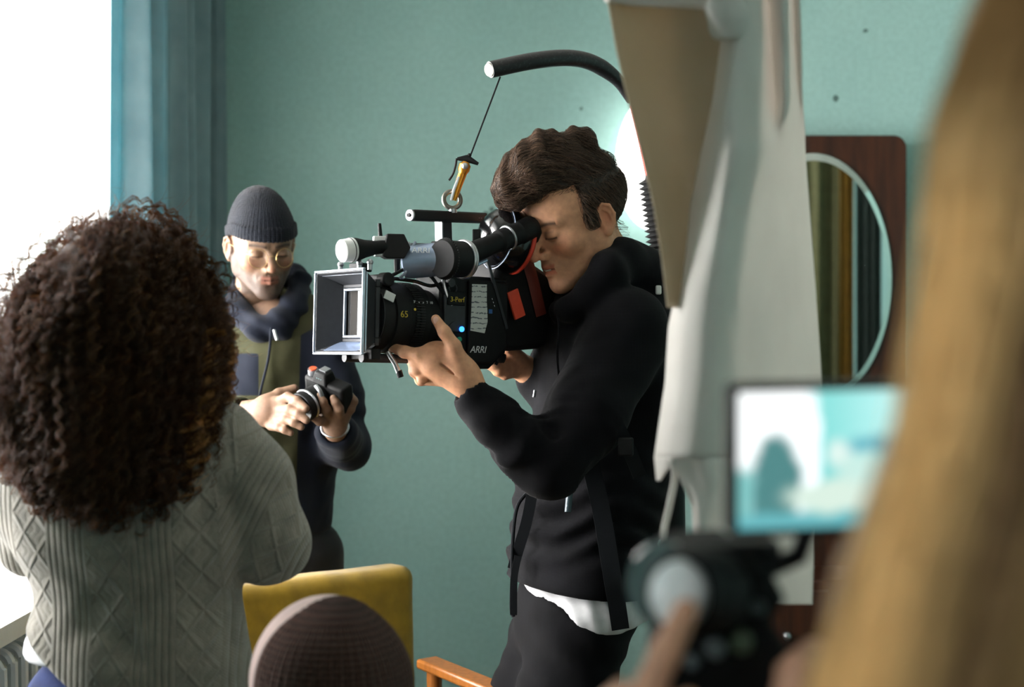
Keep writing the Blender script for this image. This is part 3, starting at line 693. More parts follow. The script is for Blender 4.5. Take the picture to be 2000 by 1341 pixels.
# --- hair: quiff
def quiff(P):
    q=hloc(P)
    d=ell(q,(0,-.020,.046),(.082,.098,.086))
    d=smax(d,-(q[:,2]-(.006+.0*q[:,1])),.01) if False else d
    # keep to the hairline: above the brow line, behind the temples
    hl=(q[:,2]-.074)+.0*q[:,1]
    front=(q[:,1]-.062-.0*q[:,2]); side=-(q[:,2]+.012-.55*np.clip(-.0-q[:,1],-.1,1)*-1)
    cut=np.maximum(np.minimum(-hl, q[:,1]-.020),0)     # in front of the ear and under the hairline
    below=-(q[:,2]+.002); nape=-(q[:,2]+.085)
    lim=np.where(q[:,1]>.020,-hl,np.where(q[:,1]>-.028,-(q[:,2]-.022),nape))
    d=smax(d,lim,.012)
    sb=rbox(np.stack([np.abs(q[:,0]),q[:,1],q[:,2]],1),(.0735,.014,.020),(.006,.009,.028),.004); d=smin(d,sb,.006)       # sideburns
    t=chain(q,[(0,-.05,.110),(0,.01,.120),(0,.062,.122),(0,.108,.112)],[.036,.044,.042,.030],.03)
    t=smin(t,rc(q,(.028,.000,.106),(.028,.085,.106),.030,.026),.02); t=smin(t,rc(q,(-.028,.000,.106),(-.028,.085,.106),.030,.026),.02)
    t=smin(t,ell(q,(.0,.118,.094),(.036,.020,.024)),.014)
    t=smin(t,ell(q,(0,.022,.160),(.030,.024,.020)),.014); t=smin(t,ell(q,(0,-.052,.132),(.040,.034,.028)),.014)
    d=smin(d,t,.02)
    w=np.sin(q[:,1]*150+3*np.sin(q[:,0]*45)+2.0*np.sin(q[:,2]*40))*.0022+wob(q,110,5)*.003
    return (d+w*np.clip((q[:,2]-.05)/.05,0,1))*HS
DH=hair_mat('brown_hair',(30,22,18),(122,96,78),.15,.4)
ql,qh=HC-.19,HC+.22
o=skin('hair',quiff,ql,qh,.003,DH,cm,lambda P:np.tile((.12,0,0),(len(P),1)))
def qflow(P):
    q=hloc(P); top=np.clip((q[:,2]-.05)/.04,0,1)[:,None]
    a=np.stack([.25*np.sin(q[:,1]*50),np.full(len(q),.9),.35+1.2*np.clip(q[:,1]-.06,-.08,.02)*-8],1)*top+(1-top)*np.stack([np.zeros(len(q)),np.full(len(q),-.55),np.full(len(q),-.9)],1)
    return a@HF
rt=surf_points(quiff,ql,qh,.004,13000,1,cond=lambda V:hloc(V.astype(np.float32))[:,2]>-.055)
flow_hair('hair_strand',quiff,rt,qflow,.045,.00040,DH,o,npts=12,lift=.005,jitter=.16,seed=2,wave=.0004,wfreq=300,colr=(.05,.95))['kind']='stuff'
# eyebrow hairs and lashes follow the brow
# --- teeth glimpse
m=MB(HC,HF); m.tube([(-.012*HS,.0945*HS,-.0632*HS),(0,.0985*HS,-.0635*HS),(.012*HS,.0945*HS,-.0632*HS)],.0019,8); m.build('teeth',plain('teeth',(225,215,200),.3,0,.02,40),cm)
# --- hoodie
HB=cloth_mat('black_fleece',(8,8,12),500,.2,.03,var=.3)
sh=W(1222,650,2.75); elb=W(1070,908,2.63); cuf=W(905,752,2.60)
def hoodie(P):
    d=chain(P,[W(1190,650,2.92),W(1182,800,2.91),W(1158,960,2.90),W(1138,1100,2.90),W(1140,1260,2.90)],[.125,.128,.142,.136,.136],.06)
    q=ell(P,W(1180,680,2.92),(.135,.20,.16)); d=smin(d,q,.05)
    d=smin(d,ell(P,W(1255,700,2.92),(.085,.17,.17)),.05)
    arm=chain(P,[sh,W(1150,800,2.66),elb,W(1020,872,2.615),W(962,812,2.605),W(926,781,2.60)],[.088,.072,.056,.050,.041,.036],.03)
    # sleeve creases
    u=(P-elb.astype(np.float32)); s=np.linalg.norm(u,axis=1); arm=arm+np.sin(s*150+4*np.sin(P[:,2]*30+P[:,1]*60))*.0035*np.exp(-(s/.13)**2)
    s2=np.linalg.norm(P-W(960,830,2.6).astype(np.float32),axis=1); arm=arm+np.sin(s2*170+P[:,1]*70)*.004*np.exp(-(s2/.06)**2)
    d=smin(d,arm,.022)
    cf=chain(P,[W(934,790,2.60),W(911,757,2.60)],[.0355,.0335]); d=smin(d,cf,.004)
    far=chain(P,[W(1150,640,3.04),W(1120,790,3.05),W(1062,748,2.95),W(1036,730,2.93)],[.085,.058,.045,.034],.03); d=smin(d,far,.025)
    # neck and bunched hood
    d=smin(d,chain(P,[W(1155,560,2.86),W(1195,560,2.92)],[.075,.085]),.03)
    hood=chain(P,[W(1092,606,2.79),W(1116,602,2.755),W(1152,574,2.735),W(1188,530,2.74),W(1218,500,2.80),W(1232,490,2.88)],[.020,.027,.034,.035,.030,.026],.02)
    hood=smin(hood,chain(P,[W(1092,606,2.80),W(1120,575,2.93),W(1180,515,2.98),W(1225,492,2.93)],[.020,.034,.034,.03],.02),.02)
    hood=smin(hood,chain(P,[W(1215,510,2.80),W(1262,545,2.86),W(1290,600,2.92)],[.045,.052,.05],.03),.03)
    d=smin(d,hood,.016)
    d=d+wob(P,26,7)*.006+wob(P,70,8)*.0022
    # pouch folds low on the front
    z=P[:,2]; zz=EYE-(1040-670.5)/FPX*2.9; d=d+np.sin((z-zz)*115+3*np.sin(P[:,0]*22)+P[:,1]*25)*.006*np.exp(-((z-zz)/.11)**2)
    zl=EYE-(1142+(P[:,0]*FPX/2.8+1000-1010)*.12-670.5)/FPX*2.8
    d=smin(d,ell(P,W(1142,1130,2.90),(.135,.185,.13)),.03); hem=zl-z; d=smax(d,hem,.008)
    # hollow at the face and neck
    q=hloc(P); d=smax(d,-(ell(q,(0,.028,-.06),(.064,.075,.085))*HS),.006)
    # cuffs end
    d=smax(d,-rc(P,W(905,748,2.60),W(880,715,2.60),.034,.05),.008)
    d=smax(d,-rc(P,W(1022,716,2.92),W(990,690,2.91),.032,.05),.008)
    return d
lo,hi=bounds([W(885,460,2.5),W(1330,1190,3.2)],.05)
o=skin('hoodie',hoodie,lo,hi,.0055,HB,cm)
m=MB(); m.tube(smooth_path([W(1088,607,2.765),W(1092,640,2.735),W(1088,690,2.72),W(1091,735,2.72)],6),.0028,6); m.build('drawstring',HB,o)
m=MB(); m.cyl(W(1045,762,2.80),W(1043,775,2.80),.003); m.build('drawstring_tip',METAL,o)
# --- t-shirt
TS=cloth_mat('grey_white_jersey',(205,205,207),1200,.3,.1)
def shirt(P):
    d=chain(P,[W(1135,1080,2.9),W(1135,1180,2.9)],[.128,.124],.02)
    d=smin(d,ell(P,W(1150,1175,2.9),(.122,.172,.11)),.03)
    x=P[:,0]*FPX/2.78+1000; yb=1128+np.interp(x,[1000,1030,1060,1090,1120,1150,1180,1215,1260],[12,34,50,66,84,100,106,106,96])
    zb=EYE-(yb-670.5)/FPX*2.78
    d=d+wob(P,45,11)*.004+np.sin(P[:,0]*170+P[:,2]*60)*.0015
    d=smax(d,zb-P[:,2],.006); return d
lo,hi=bounds([W(985,1080,2.7),W(1290,1260,3.1)],.03); skin('t_shirt',shirt,lo,hi,.005,TS,cm)
# --- trousers
TR=cloth_mat('black_denim',(7,7,10),1100,.3,.02,var=.3)
def trousers(P):
    a=chain(P,[W(1128,1130,2.9),W(1118,1200,2.9)],[.112,.122],.03); a=smin(a,ell(P,W(1140,1190,2.9),(.105,.15,.10)),.03)
    for hx,kx,fx,Y in ((1135,1068,1180,2.84),(1096,1000,1110,2.97)):
        a=smin(a,chain(P,[W(hx,1210,Y),W(hx*.5+kx*.5,1380,Y-.01),W(kx,1600,Y-.03),np.array([W(fx,0,Y)[0],Y,.06])],[.100,.092,.072,.062],.05),.03)
    a=a+wob(P,30,13)*.006+np.sin((P[:,0]*.8+P[:,2])*80+2*np.sin(P[:,2]*25))*.003*np.exp(-((P[:,2]-.85)/.1)**2)
    x=P[:,0]*FPX/2.78+1000; yb=1112+np.interp(x,[1000,1030,1060,1090,1120,1150,1180,1215,1260],[12,34,50,66,84,100,106,106,96]); return smax(a,P[:,2]-(EYE-(yb-670.5)/FPX*2.78),.006)
lo,hi=bounds([(-.12,2.6,.03),(.35,3.15,1.0)],.06); skin('trousers',trousers,lo,hi,.009,TR,cm)
for fx,Y in ((1180,2.81),(1100,3.0)):
    x=W(fx,0,Y)[0]; skin('shoe',lambda P:smax(smin(ell(P,(x-.07,Y,.045),(.15,.048,.045)),ell(P,(x+.01,Y,.07),(.055,.045,.06)),.03),-P[:,2]+.002,.004),(x-.25,Y-.08,-.01),(x+.12,Y+.08,.15),.008,RUBBER,cm)
print('cameraman ok')
# ================================================================== THE FILM CAMERA
th=math.radians(51.5); FW=np.array((-math.sin(th),-math.cos(th),0)); BK=-FW; NS=np.array((math.cos(th),-math.sin(th),0)); UP=np.array((0,0,1.))
tilt=math.radians(1.5); BK2=BK*math.cos(tilt)-UP*math.sin(tilt); UP2=np.cross(NS,BK2); UP2=UP2 if UP2[2]>0 else -UP2
CO=W(661,609,2.58); CF=(BK2,NS,UP2)       # local: x back from the matte box, y to the near side, z up
def K(): return MB(CO,CF)
mc_=thing('film_camera','large black film camera with silver matte box hanging from the curved arm','camera',tuple(CO+BK2*.25-UP*.09))
SILV=plain('silver_edge',(190,200,215),.3,.75,.08,90); DKG=plain('dark_grey_metal',(40,42,46),.55,.2,.15,90); BLM=plain('blue_grey_metal',(150,165,190),.25,.5,.1,50)
YEL=plain('yellow_paint',(190,165,40),.5,0,.1,50); WHT=plain('white_paint',(205,208,208),.5,0,.05,50)
# matte box
def frame_rect(m,x0,x1,hw,hh,t,cy=0,cz=0):
    m.box(((x0+x1)/2,cy,cz+hh-t/2),((x1-x0)/2,hw,t/2)); m.box(((x0+x1)/2,cy,cz-hh+t/2),((x1-x0)/2,hw,t/2))
    m.box(((x0+x1)/2,cy-hw+t/2,cz),((x1-x0)/2,t/2,hh-t)); m.box(((x0+x1)/2,cy+hw-t/2,cz),((x1-x0)/2,t/2,hh-t))
def hood(m,x0,x1,w0,h0,w1,h1,t):
    for k in (0,1):
        n=len(m.V)
    o=[(x0,-w0,-h0),(x0,w0,-h0),(x0,w0,h0),(x0,-w0,h0),(x1,-w1,-h1),(x1,w1,-h1),(x1,w1,h1),(x1,-w1,h1)]
    i=[(x0,-w0+t,-h0+t),(x0,w0-t,-h0+t),(x0,w0-t,h0-t),(x0,-w0+t,h0-t),(x1,-w1+t,-h1+t),(x1,w1-t,-h1+t),(x1,w1-t,h1-t),(x1,-w1+t,h1-t)]
    F=[]
    for k in range(4):
        j=(k+1)%4; F+=[[k,j,4+j,4+k],[8+k,12+k,12+j,8+j],[k,8+k,8+j,j],[4+k,4+j,12+j,12+k]]
    m.add(o+i,F)
mb=K(); hood(mb,.0,.042,.083,.076,.056,.056,.004); MBX=mb.build('matte_box',DKG,mc_,bevel=.001)
m=K(); frame_rect(m,-.003,.003,.0845,.0775,.0038); m.build('front_rim',SILV,MBX,bevel=.0015)
m=K(); frame_rect(m,.008,.012,.0775,.0705,.003); m.build('inner_rim',SILV,MBX,bevel=.0008)
m=K(); m.box((.022,0,-.0625),(.019,.058,.0012),R=np.array([[.90,0,.43],[0,1,0],[.43,0,-.90]])); m.build('bright_floor',plain('satin_grey',(150,168,200),.25,.6,.05,40),MBX)
m=K(); frame_rect(m,.042,.052,.058,.060,.014); m.build('filter_stage',DKG,MBX,bevel=.002)
m=K(); frame_rect(m,.038,.0435,.046,.0455,.0045); m.build('filter_frame',SILV,MBX,bevel=.001)
m=K(); frame_rect(m,.052,.060,.052,.056,.012); m.build('rear_stage',BLACK,MBX,bevel=.003)
gm=N('filter_glass'); gm.set('Base Color',(.02,.018,.016)); gm.set('Roughness',.05); gm.set('Coat Weight',1.0)
m=K(); m.box((.047,0,0),(.002,.0455,.045)); m.build('filter',gm.m,MBX)
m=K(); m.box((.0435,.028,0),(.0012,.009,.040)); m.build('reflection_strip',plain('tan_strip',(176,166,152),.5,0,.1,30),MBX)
for y in (-.045,.02,.055):
    m=K(); m.cyl((.03,y,.076),(.03,y,.089),.0045,n=16); m.ball((.03,y,.090),.006,8); m.build('knob',METAL,MBX)
m=K(); m.box((.045,.0,.083),(.014,.018,.008)); m.build('top_clamp',BLACK,MBX,bevel=.002)
# lens
CO0=CO.copy(); CO=CO-BK2*.027

R=.0575
lensm=K(); lensm.lathe((.084,0,-.006),(.26,0,-.006),[(0,.052),(.003,.0650),(.018,.0655),(.020,.0625),(.027,.0625),(.029,.0665),(.058,.0665),(.060,.0640),(.080,.0630),(.082,.0650),(.104,.0650),(.107,.0590),(.125,.0560),(.15,.050),(.165,.047)],56)
LENS=lensm.build('lens',BLACK,mc_,angle=25)
m=K()
for i in range(80):
    a=2*math.pi*i/80; m.box((.1645-.0,.0655*math.cos(a),-.006+.0655*math.sin(a)),(.010,.0011,.0011),R=np.array([[1,0,0],[0,math.cos(a),-math.sin(a)],[0,math.sin(a),math.cos(a)]]))
m.build('focus_gear',RUBBER,LENS)
m=K(); m.lathe((.084,0,-.004),(.1,0,-.004),[(0,.05),(0,.0657),(.0015,.0659),(.002,.05)],56); m.build('front_ring',DKG,LENS)
def lens_text(name,body,size,x,ang,mat=YEL,r=.0668):
    a=math.radians(ang); out=NS*math.cos(a)+UP2*math.sin(a); up=UP2*math.cos(a)-NS*math.sin(a)
    text_mesh(name,body,size,CO+BK2*x-UP2*.004+out*r,(BK2,up,out),mat,LENS)
lens_text('focal_length_mark','65',.017,.126,2); lens_text('index_mark','•',.02,.150,10); lens_text('distance_scale',"3'   4   5   7  10",.007,.172,24,WHT,.0653)
lens_text('lens_marking','T1.3',.008,.13,-28,WHT,.0668)
m=K(); m.box((.094,.0650,.030),(.011,.0012,.0075),R=np.array([[.94,0,.34],[0,1,0],[-.34,0,.94]])); m.build('tape_label',WHT,mc_)
# rods under the lens, small levers
m=K()
m.tube([(.06,-.03,-.082),(.30,-.03,-.082)],.0085,16); m.build('support_rod',DKG,mc_)
m=K(); m.tube([(.06,.028,-.082),(.30,.028,-.082)],.0085,16); m.build('support_rod',DKG,mc_)
m=K(); m.box((.078,0,-.075),(.010,.05,.010)); m.build('rod_bracket',BLACK,mc_,bevel=.002)
m=K(); m.tube([(.105,.045,-.070),(.118,.05,-.090),(.126,.052,-.108)],.0048,10); LV=m.build('lever',METAL,mc_)
m=K(); m.cyl((.126,.052,-.104),(.130,.053,-.116),.006,n=14); m.build('lever_tip',BLACK,LV)
# follow focus motor and cables above the lens
m=K(); m.box((.115,.0,.060),(.018,.022,.012)); m.cyl((.105,.02,.062),(.105,.046,.062),.013); m.build('focus_motor',BLACK,mc_,bevel=.003)
for k,(p,mt) in enumerate(((( (.12,.03,.07),(.15,.045,.085),(.19,.05,.075),(.215,.052,.05),(.235,.053,.03)),BLACK),(((.13,.02,.066),(.17,.035,.062),(.20,.045,.055),(.235,.05,.065)),BLACKG),(((.22,.052,.075),(.225,.056,.045),(.24,.056,.02)),METAL),(((.165,.040,.135),(.150,.042,.11),(.143,.045,.08),(.135,.035,.066)),plain('silver_cable',(150,160,175),.3,.5,.05,60)))):
    m=K(); m.tube(smooth_path(p,8),.0034 if k<3 else .0026,8); m.build('cable',mt,mc_)
# camera body
def side_prism(poly,y0,y1,name,mat,parent,bevel=.004):
    m=K(); m.prism(poly,y0,y1); return m.build(name,mat,parent,bevel=bevel)
BODY=side_prism([(.215,-.062),(.215,.052),(.235,.078),(.375,.078),(.375,-.066),(.335,-.098),(.245,-.100),(.235,-.075)],-.055,.052,'camera_body',BLACK,mc_)
side_prism([(.222,-.03),(.222,.04),(.272,.04),(.272,-.03)],.050,.058,'control_panel',DKG,BODY,.002)
side_prism([(.228,.020),(.228,.046),(.268,.046),(.268,.020)],.056,.0605,'format_plate',BLACK,BODY,.001)
side_prism([(.278,-.088),(.278,.07),(.372,.07),(.372,-.058),(.336,-.088)],.050,.060,'side_door',BLACK,BODY,.004)
TX=(BK2,UP2,NS)
def side_text(name,body,size,x,z,mat,y=.0612,**k): return text_mesh(name,body,size,CO+BK2*x+NS*y+UP2*z,TX,mat,BODY,**k)
side_text('format_lettering','3-Perf',.0135,.249,.031,YEL,y=.0612)
side_text('maker_lettering','ARRI',.0185,.300,-.062,WHT,y=.0608,shear=.25,spacing=.95)
m=K(); m.cyl((.262,.056,-.024),(.262,.0605,-.024),.0052,n=16); m.build('blue_light',emis('blue_led',(40,110,255),3.5),BODY)
m=K(); m.cyl((.258,.056,-.043),(.258,.0600,-.043),.0045,n=16); m.build('green_light',emis('green_led',(10,80,60),.5),BODY)
m=K(); m.torus((.253,.059,-.033),(0,1,0),.024,.0016,24,6,arc=.5,start=1.2); m.build('dial_ring',DKG,BODY)
m=K(); m.cyl((.235,.05,.062),(.235,.062,.062),.008,n=18); m.torus((.24,.058,.052),(0,1,0),.009,.0014); m.build('port_ring',DKG,BODY)
# handwritten paper label
def paper():
    n=N('paper_label'); x=n.xyz('Generated'); n.set('Base Color',s2l((186,192,188)))
    u=n.math('SINE',n.math('ADD',n.math('MULTIPLY',x[2],58),n.math('MULTIPLY',n.noise(60,3),5)))
    k=n.math('GREATER_THAN',n.math('MULTIPLY',u,n.noise(190,3)),.42); n.set('Base Color',n.mix(k,s2l((190,196,192)),s2l((96,102,108)))); n.set('Roughness',.8); return n.m
PP=paper(); pts=[(.283,.062),(.318,.063),(.3185,.030),(.3205,.012),(.3215,-.008),(.3150,-.030),(.281,-.026),(.282,-.004),(.2825,.020)]
side_prism(pts,.0602,.0611,'paper_label',PP,BODY,0)
m=K(); m.box((.328,.0608,.012),(.004,.001,.004)); m.build('blue_mark',plain('blue_tape',(40,90,150),.5,0,.1,40),BODY)
# film magazine, leaning back over the shoulder
MAG=side_prism([(.365,-.055),(.352,.080),(.372,.118),(.430,.122),(.500,.090),(.545,.01),(.545,-.030),(.47,-.056),(.40,-.062)],-.050,.040,'film_magazine',BLACK,mc_,.010)
m=K(); m.box((.343,.0605,.045),(.0030,.002,.070),R=np.array([[.93,0,-.36],[0,1,0],[.36,0,.93]])); m.build('edge_seam',DKG,MAG)
RT=plain('red_tape',(205,70,44),.55,0,.08,60); DRT=plain('dark_red_tape',(92,30,18),.6,0,.15,60)
m=K(); a=math.radians(22); Rm=np.array([[math.cos(a),0,math.sin(a)],[0,1,0],[-math.sin(a),0,math.cos(a)]]).T
q=W(1000,594,2.77); loc=(q-CO); L=(loc@BK2,loc@NS,loc@UP2)
m=K(); m.box((L[0],.060,L[2]),(.0135,.003,.028),R=Rm); m.build('red_label',RT,MAG,bevel=.0015)
q=W(1048,560,2.80); loc=(q-CO); L2=(loc@BK2,loc@NS,loc@UP2)
m=K(); m.tube([(L2[0]-.026,.040,L2[2]+.085),(L2[0]+.0,.044,L2[2]+.01),(L2[0]+.022,.044,L2[2]-.055)],.014,4,flat=.25); m.build('red_strap',DRT,MAG)
text_mesh('magazine_lettering','- - -',.012,CO+BK2*.335+NS*.0615+UP2*.03,(BK2*.4-UP2*.9,UP2*.4+BK2*.9,NS),WHT,MAG)
# rear grip held by the far hand
m=MB(); m.tube(smooth_path([W(925,698,2.84),W(960,694,2.85),W(985,700,2.86)],6),.0095,14); m.build('rear_handle',BLACK,mc_)
m=MB(); m.ball(W(978,698,2.845),.011,10); m.cyl(W(975,700,2.845),W(968,712,2.842),.0032); m.build('handle_knob',METALB,mc_)
m=MB(); m.box(W(927,700,2.83),(.012,.03,.016)); m.build('handle_mount',BLACK,mc_,bevel=.003)
# ---- viewfinder, on the near side
vf=lambda px,py,Y: W(px,py,Y)
m=MB(); m.lathe(vf(862,505,2.60),vf(905,506,2.64),[(0,.0),(0,.034),(.006,.0375),(.012,.0375),(.013,.034),(.05,.034)],44); VF=m.build('viewfinder_joint',BLACK,mc_,angle=28)
m=MB(); a_,b_=vf(862,505,2.60),vf(905,506,2.64); dd=(b_-a_)/np.linalg.norm(b_-a_)
for i in range(48):
    t=2*math.pi*i/48; u=np.cross(dd,UP);u/=np.linalg.norm(u);v=np.cross(dd,u); m.ball(a_+dd*.009+(u*math.cos(t)+v*math.sin(t))*.0375,.0018,4)
m.build('joint_knurl',RUBBER,VF)
m=MB(); m.torus(b_-dd*.002,dd,.034,.0035); m.torus(b_+dd*.004,dd,.0335,.003); m.build('silver_ring',METAL,VF)
m=MB(); m.lathe(vf(784,514,2.64),vf(862,505,2.64),[(0,.016),(.004,.028),(.02,.031),(.06,.0315),(.072,.028)],40); m.build('viewfinder_prism',BLM,VF,angle=30)
text_mesh('viewfinder_lettering','ARRI',.016,vf(822,489,2.61),(np.array((.99,.1,-.02)),np.array((0,.45,.88)),np.array((0,-.9,.44))),WHT,VF)
m=MB(); m.lathe(vf(895,505,2.62),vf(1030,448,2.73),[(0,.024),(.02,.021),(.10,.0185),(.105,.0215),(.150,.0215),(.155,.024),(.19,.0225)],36); VT=m.build('viewfinder_tube',BLACK,mc_,angle=28)
e0,e1=vf(895,505,2.62),vf(1030,448,2.73); ed=(e1-e0)/np.linalg.norm(e1-e0)
m=MB(); m.torus(e0+ed*.128,ed,.022,.0028); m.build('silver_ring',METAL,VT)
m=MB(); m.tube([vf(910,527,2.62),vf(950,508,2.66)],.0035,8); m.build('blue_edge',BLM,VT)
m=MB(); m.tube(smooth_path([e0+ed*.165,e0+ed*.19,vf(1010,462,2.75)],4),[.0235]*5+[.03]*4,20); m.build('eyepiece_elbow',BLACK,VT,angle=60)
# eyecup
ec=vf(1011,474,2.775); en=np.array((.84,.50,-.20)); en/=np.linalg.norm(en)
m=MB(); m.lathe(ec-en*.078,ec+en*.04,[(0,.001),(0,.024),(.006,.040),(.018,.053),(.035,.060),(.055,.0625),(.072,.0625),(.078,.058),(.074,.052),(.04,.03)],48,closed=False); EC=m.build('eyecup',BLACKG,mc_,angle=60)
m=MB(); m.torus(ec+en*.001,en,.0590,.0050); m.build('red_rim',plain('red_rubber',(196,58,36),.5,0,.08,60),EC)
m=MB(); m.torus(ec-en*.045,en,.0625,.0013); m.build('edge_ring',BLM,EC)
m=MB(); m.box(vf(931,460,2.72),(.008,.008,.012)); m.build('latch',BLACK,EC,bevel=.002)
# ---- top handle
h0,h1=vf(803,420,2.66),vf(946,426,2.83); hd=(h1-h0)/np.linalg.norm(h1-h0); hs=np.cross(hd,UP); hs/=np.linalg.norm(hs); hu=np.cross(hs,hd)
if hu[2]<0: hu=-hu
m=MB(h0,(hd,hs,hu)); L=np.linalg.norm(h1-h0); m.box((L/2,0,0),(L/2,.010,.0105)); HD=m.build('top_handle',METALB,mc_,bevel=.004)
m=MB(h0,(hd,hs,hu)); m.lathe((-.001,0,0),(-.006,0,0),[(0,.0105),(.003,.0105),(.004,.008)],24); m.build('end_cap',METAL,HD)
m=MB(h0,(hd,hs,hu)); m.cyl((-.008,0,0),(.001,0,0),.004,n=14); m.build('bolt_hole',BLACK,HD)
text_mesh('handle_lettering','- -',.011,h0+hd*(L*.88)+hs*(-.0112 if hs[1]>0 else .0112),(hd,hu,-hs if hs[1]>0 else hs),plain('purple_mark',(110,90,120),.5,0,.1,40),HD)
pc=vf(868,450,2.745); m=MB(pc,(hd,hs,hu)); m.box((0,0,0),(.0135,.0085,.032)); m.build('handle_post',DKG,HD,bevel=.002)
m=MB(pc,(hd,hs,hu)); m.box((-.0155,0,.004),(.0018,.0088,.028)); m.build('post_edge',METAL,HD)
m=MB(pc,(hd,hs,hu)); m.prism([(-.045,-.05),(-.02,-.02),(.012,-.02),(.04,-.05)],-.018,.018); m.build('post_foot',BLACK,HD,bevel=.003)
m=MB(pc,(hd,hs,hu)); m.tube([(.008,-.02,-.022),(.03,-.03,-.012)],.0048,8); m.build('lock_lever',BLACK,HD)
m=MB(); m.box(vf(860,484,2.735),(.095,.022,.008)); m.build('top_plate',DKG,mc_,bevel=.003)
for px,py,r in ((797,478,.006),(884,478,.0065),(905,480,.004),(766,548,.0045)):
    m=MB(); m.ball(vf(px,py,2.70),r,10); m.build('screw_head',METAL,mc_)
m=MB(); m.cyl(vf(885,480,2.70),vf(905,484,2.70),.003); m.build('pin',METAL,mc_)
# ---- small viewfinder torch at the front (white disc, black cone)
u0,u1=vf(666,490,2.55),vf(768,480,2.62)
m=MB(); m.lathe(u0,u1,[(.018,.0215),(.032,.0215),(.05,.0165),(.075,.0125),(.11,.0125)],36); FT=m.build('front_light_barrel',BLACK,mc_,angle=30)
m=MB(); m.lathe(u0,u1,[(0,.0185),(.002,.0205),(.018,.0215),(.020,.0225),(.024,.0225)],36); m.build('white_lens_hood',WHITEP,FT,angle=30)
m=MB(); m.torus(u0+(u1-u0)*.17,(u1-u0),.0218,.0009); m.build('hood_ring',DKG,FT)

hx=[(-.028,-.020),(-.020,.021),(.012,.021),(.024,-.004),(.012,-.024),(-.02,-.024)]
m=MB(vf(774,480,2.62),(np.array((.97,.24,0)),np.array((.24,-.97,0)),UP)); m.prism(hx,-.018,.018); m.build('light_block',METALB,FT,bevel=.002)
m=MB(vf(748,466,2.61),(np.array((.97,.24,0)),np.array((.24,-.97,0)),UP)); m.box((0,0,0),(.018,.008,.0042)); m.build('upper_rail',WHITEP,FT,bevel=.001)
m=MB(vf(750,498,2.61),(np.array((.97,.24,0)),np.array((.24,-.97,0)),UP)); m.box((0,0,0),(.018,.008,.0028)); m.build('lower_rail',METAL,FT,bevel=.001)
m=MB(); m.tube([vf(743,462,2.61),vf(741,436,2.61)],[.0042,.0032],10); m.build('aerial',BLACK,FT)
m=MB(); m.tube([vf(775,495,2.62),vf(776,530,2.66)],.006,8); m.build('light_bracket',METALB,FT)
# ================================================================== SUPPORT RIG
rg=thing('support_rig','black and red over-shoulder support arm holding the film camera by a cable','support arm',tuple(W(1275,0,3.0)*np.array([1,1,0])+np.array((0,0,.8))))
path=smooth_path([vf(957,136,2.76),vf(1040,119,2.80),vf(1110,113,2.85),vf(1160,124,2.90),(vf(1205,155,2.94)),vf(1232,196,2.97)],8)
def arm_mat():
    n=N('scuffed_black_sleeve'); n.set('Base Color',n.ramp(n.noise(180,4),[(.55,s2l((18,19,22))),(.8,s2l((60,62,64)))])); n.set('Roughness',.42); return n.m
m=MB(); m.tube(path,[.0165]*(len(path)-14)+list(np.linspace(.0165,.009,14)),20); ARM=m.build('arm_tube',arm_mat(),rg)
m=MB(); m.cyl(vf(958,136,2.76),vf(954.5,136.8,2.757),.0125); m.build('tube_end',plain('cream_cap',(200,190,165),.6,0,.05,40),ARM)
REDM=plain('red_tube',(178,52,38),.35,.1,.08,40)
p0=vf(1236,205,2.975);p1=vf(1272,352,3.0)
m=MB(); m.tube([p0,(p0+p1)/2+np.array((.002,0,0)),p1],[.0062,.0085,.0095],12); m.build('red_tube',REDM,rg)
m=MB(); m.tube([p0+np.array((-.003,-.006,0)),(p0+p1)/2+np.array((-.0035,-.008,0)),p1+np.array((-.004,-.01,0))],.0022,6); m.build('rope',DRT,rg)
b0=vf(1276,350,3.0); b1=vf(1296,505,3.01); prof=[]; L=np.linalg.norm(b1-b0); n_=15
for i in range(n_): prof+=[(L*i/n_,.022),(L*(i+.45)/n_,.033),(L*(i+.5)/n_,.033)]
prof+=[(L,.022)]
m=MB(); m.lathe(b0,b1,[(-.012,.014),(-.002,.018)]+prof,30); m.build('ribbed_boot',RUBBER,rg,angle=20)
m=MB(); m.tube([b1,vf(1310,700,3.03),vf(1316,1100,3.03)],.026,16); m.build('back_post',METALB,rg)
m=MB(); m.box(vf(1286,566,2.80),(.006,.003,.009)); m.build('white_tag',WHITEP,rg,bevel=.004)
# harness round the waist
ST=cloth_mat('black_webbing',(20,23,27),1500,.4,.05)
def strap(name,pts,w,t=.0018,parent=rg,out=None):
    P=smooth_path(pts,8); V=[];F=[]
    for i,p in enumerate(P):
        d=P[min(i+1,len(P)-1)]-P[max(i-1,0)]; d/=np.linalg.norm(d); o_=np.array(out if out is not None else (0,-1,0),float); s_=np.cross(d,o_); s_/=np.linalg.norm(s_); nn=np.cross(s_,d)
        V+=[p+s_*w/2+nn*t,p-s_*w/2+nn*t,p-s_*w/2-nn*t,p+s_*w/2-nn*t]
    for i in range(len(P)-1):
        for k in range(4): j=(k+1)%4; F.append([i*4+k,i*4+j,i*4+4+j,i*4+4+k])
    return mesh_obj(name,V,F,ST,parent,fix=True,angle=40)
strap('waist_strap',[vf(1148,880,2.70),vf(1175,1000,2.70),vf(1195,1120,2.70),vf(1205,1180,2.72),vf(1212,1228,2.74)],.034)
strap('front_strap',[vf(1040,960,2.78),vf(1028,1020,2.78),vf(1010,1080,2.79),vf(1002,1110,2.80)],.022)
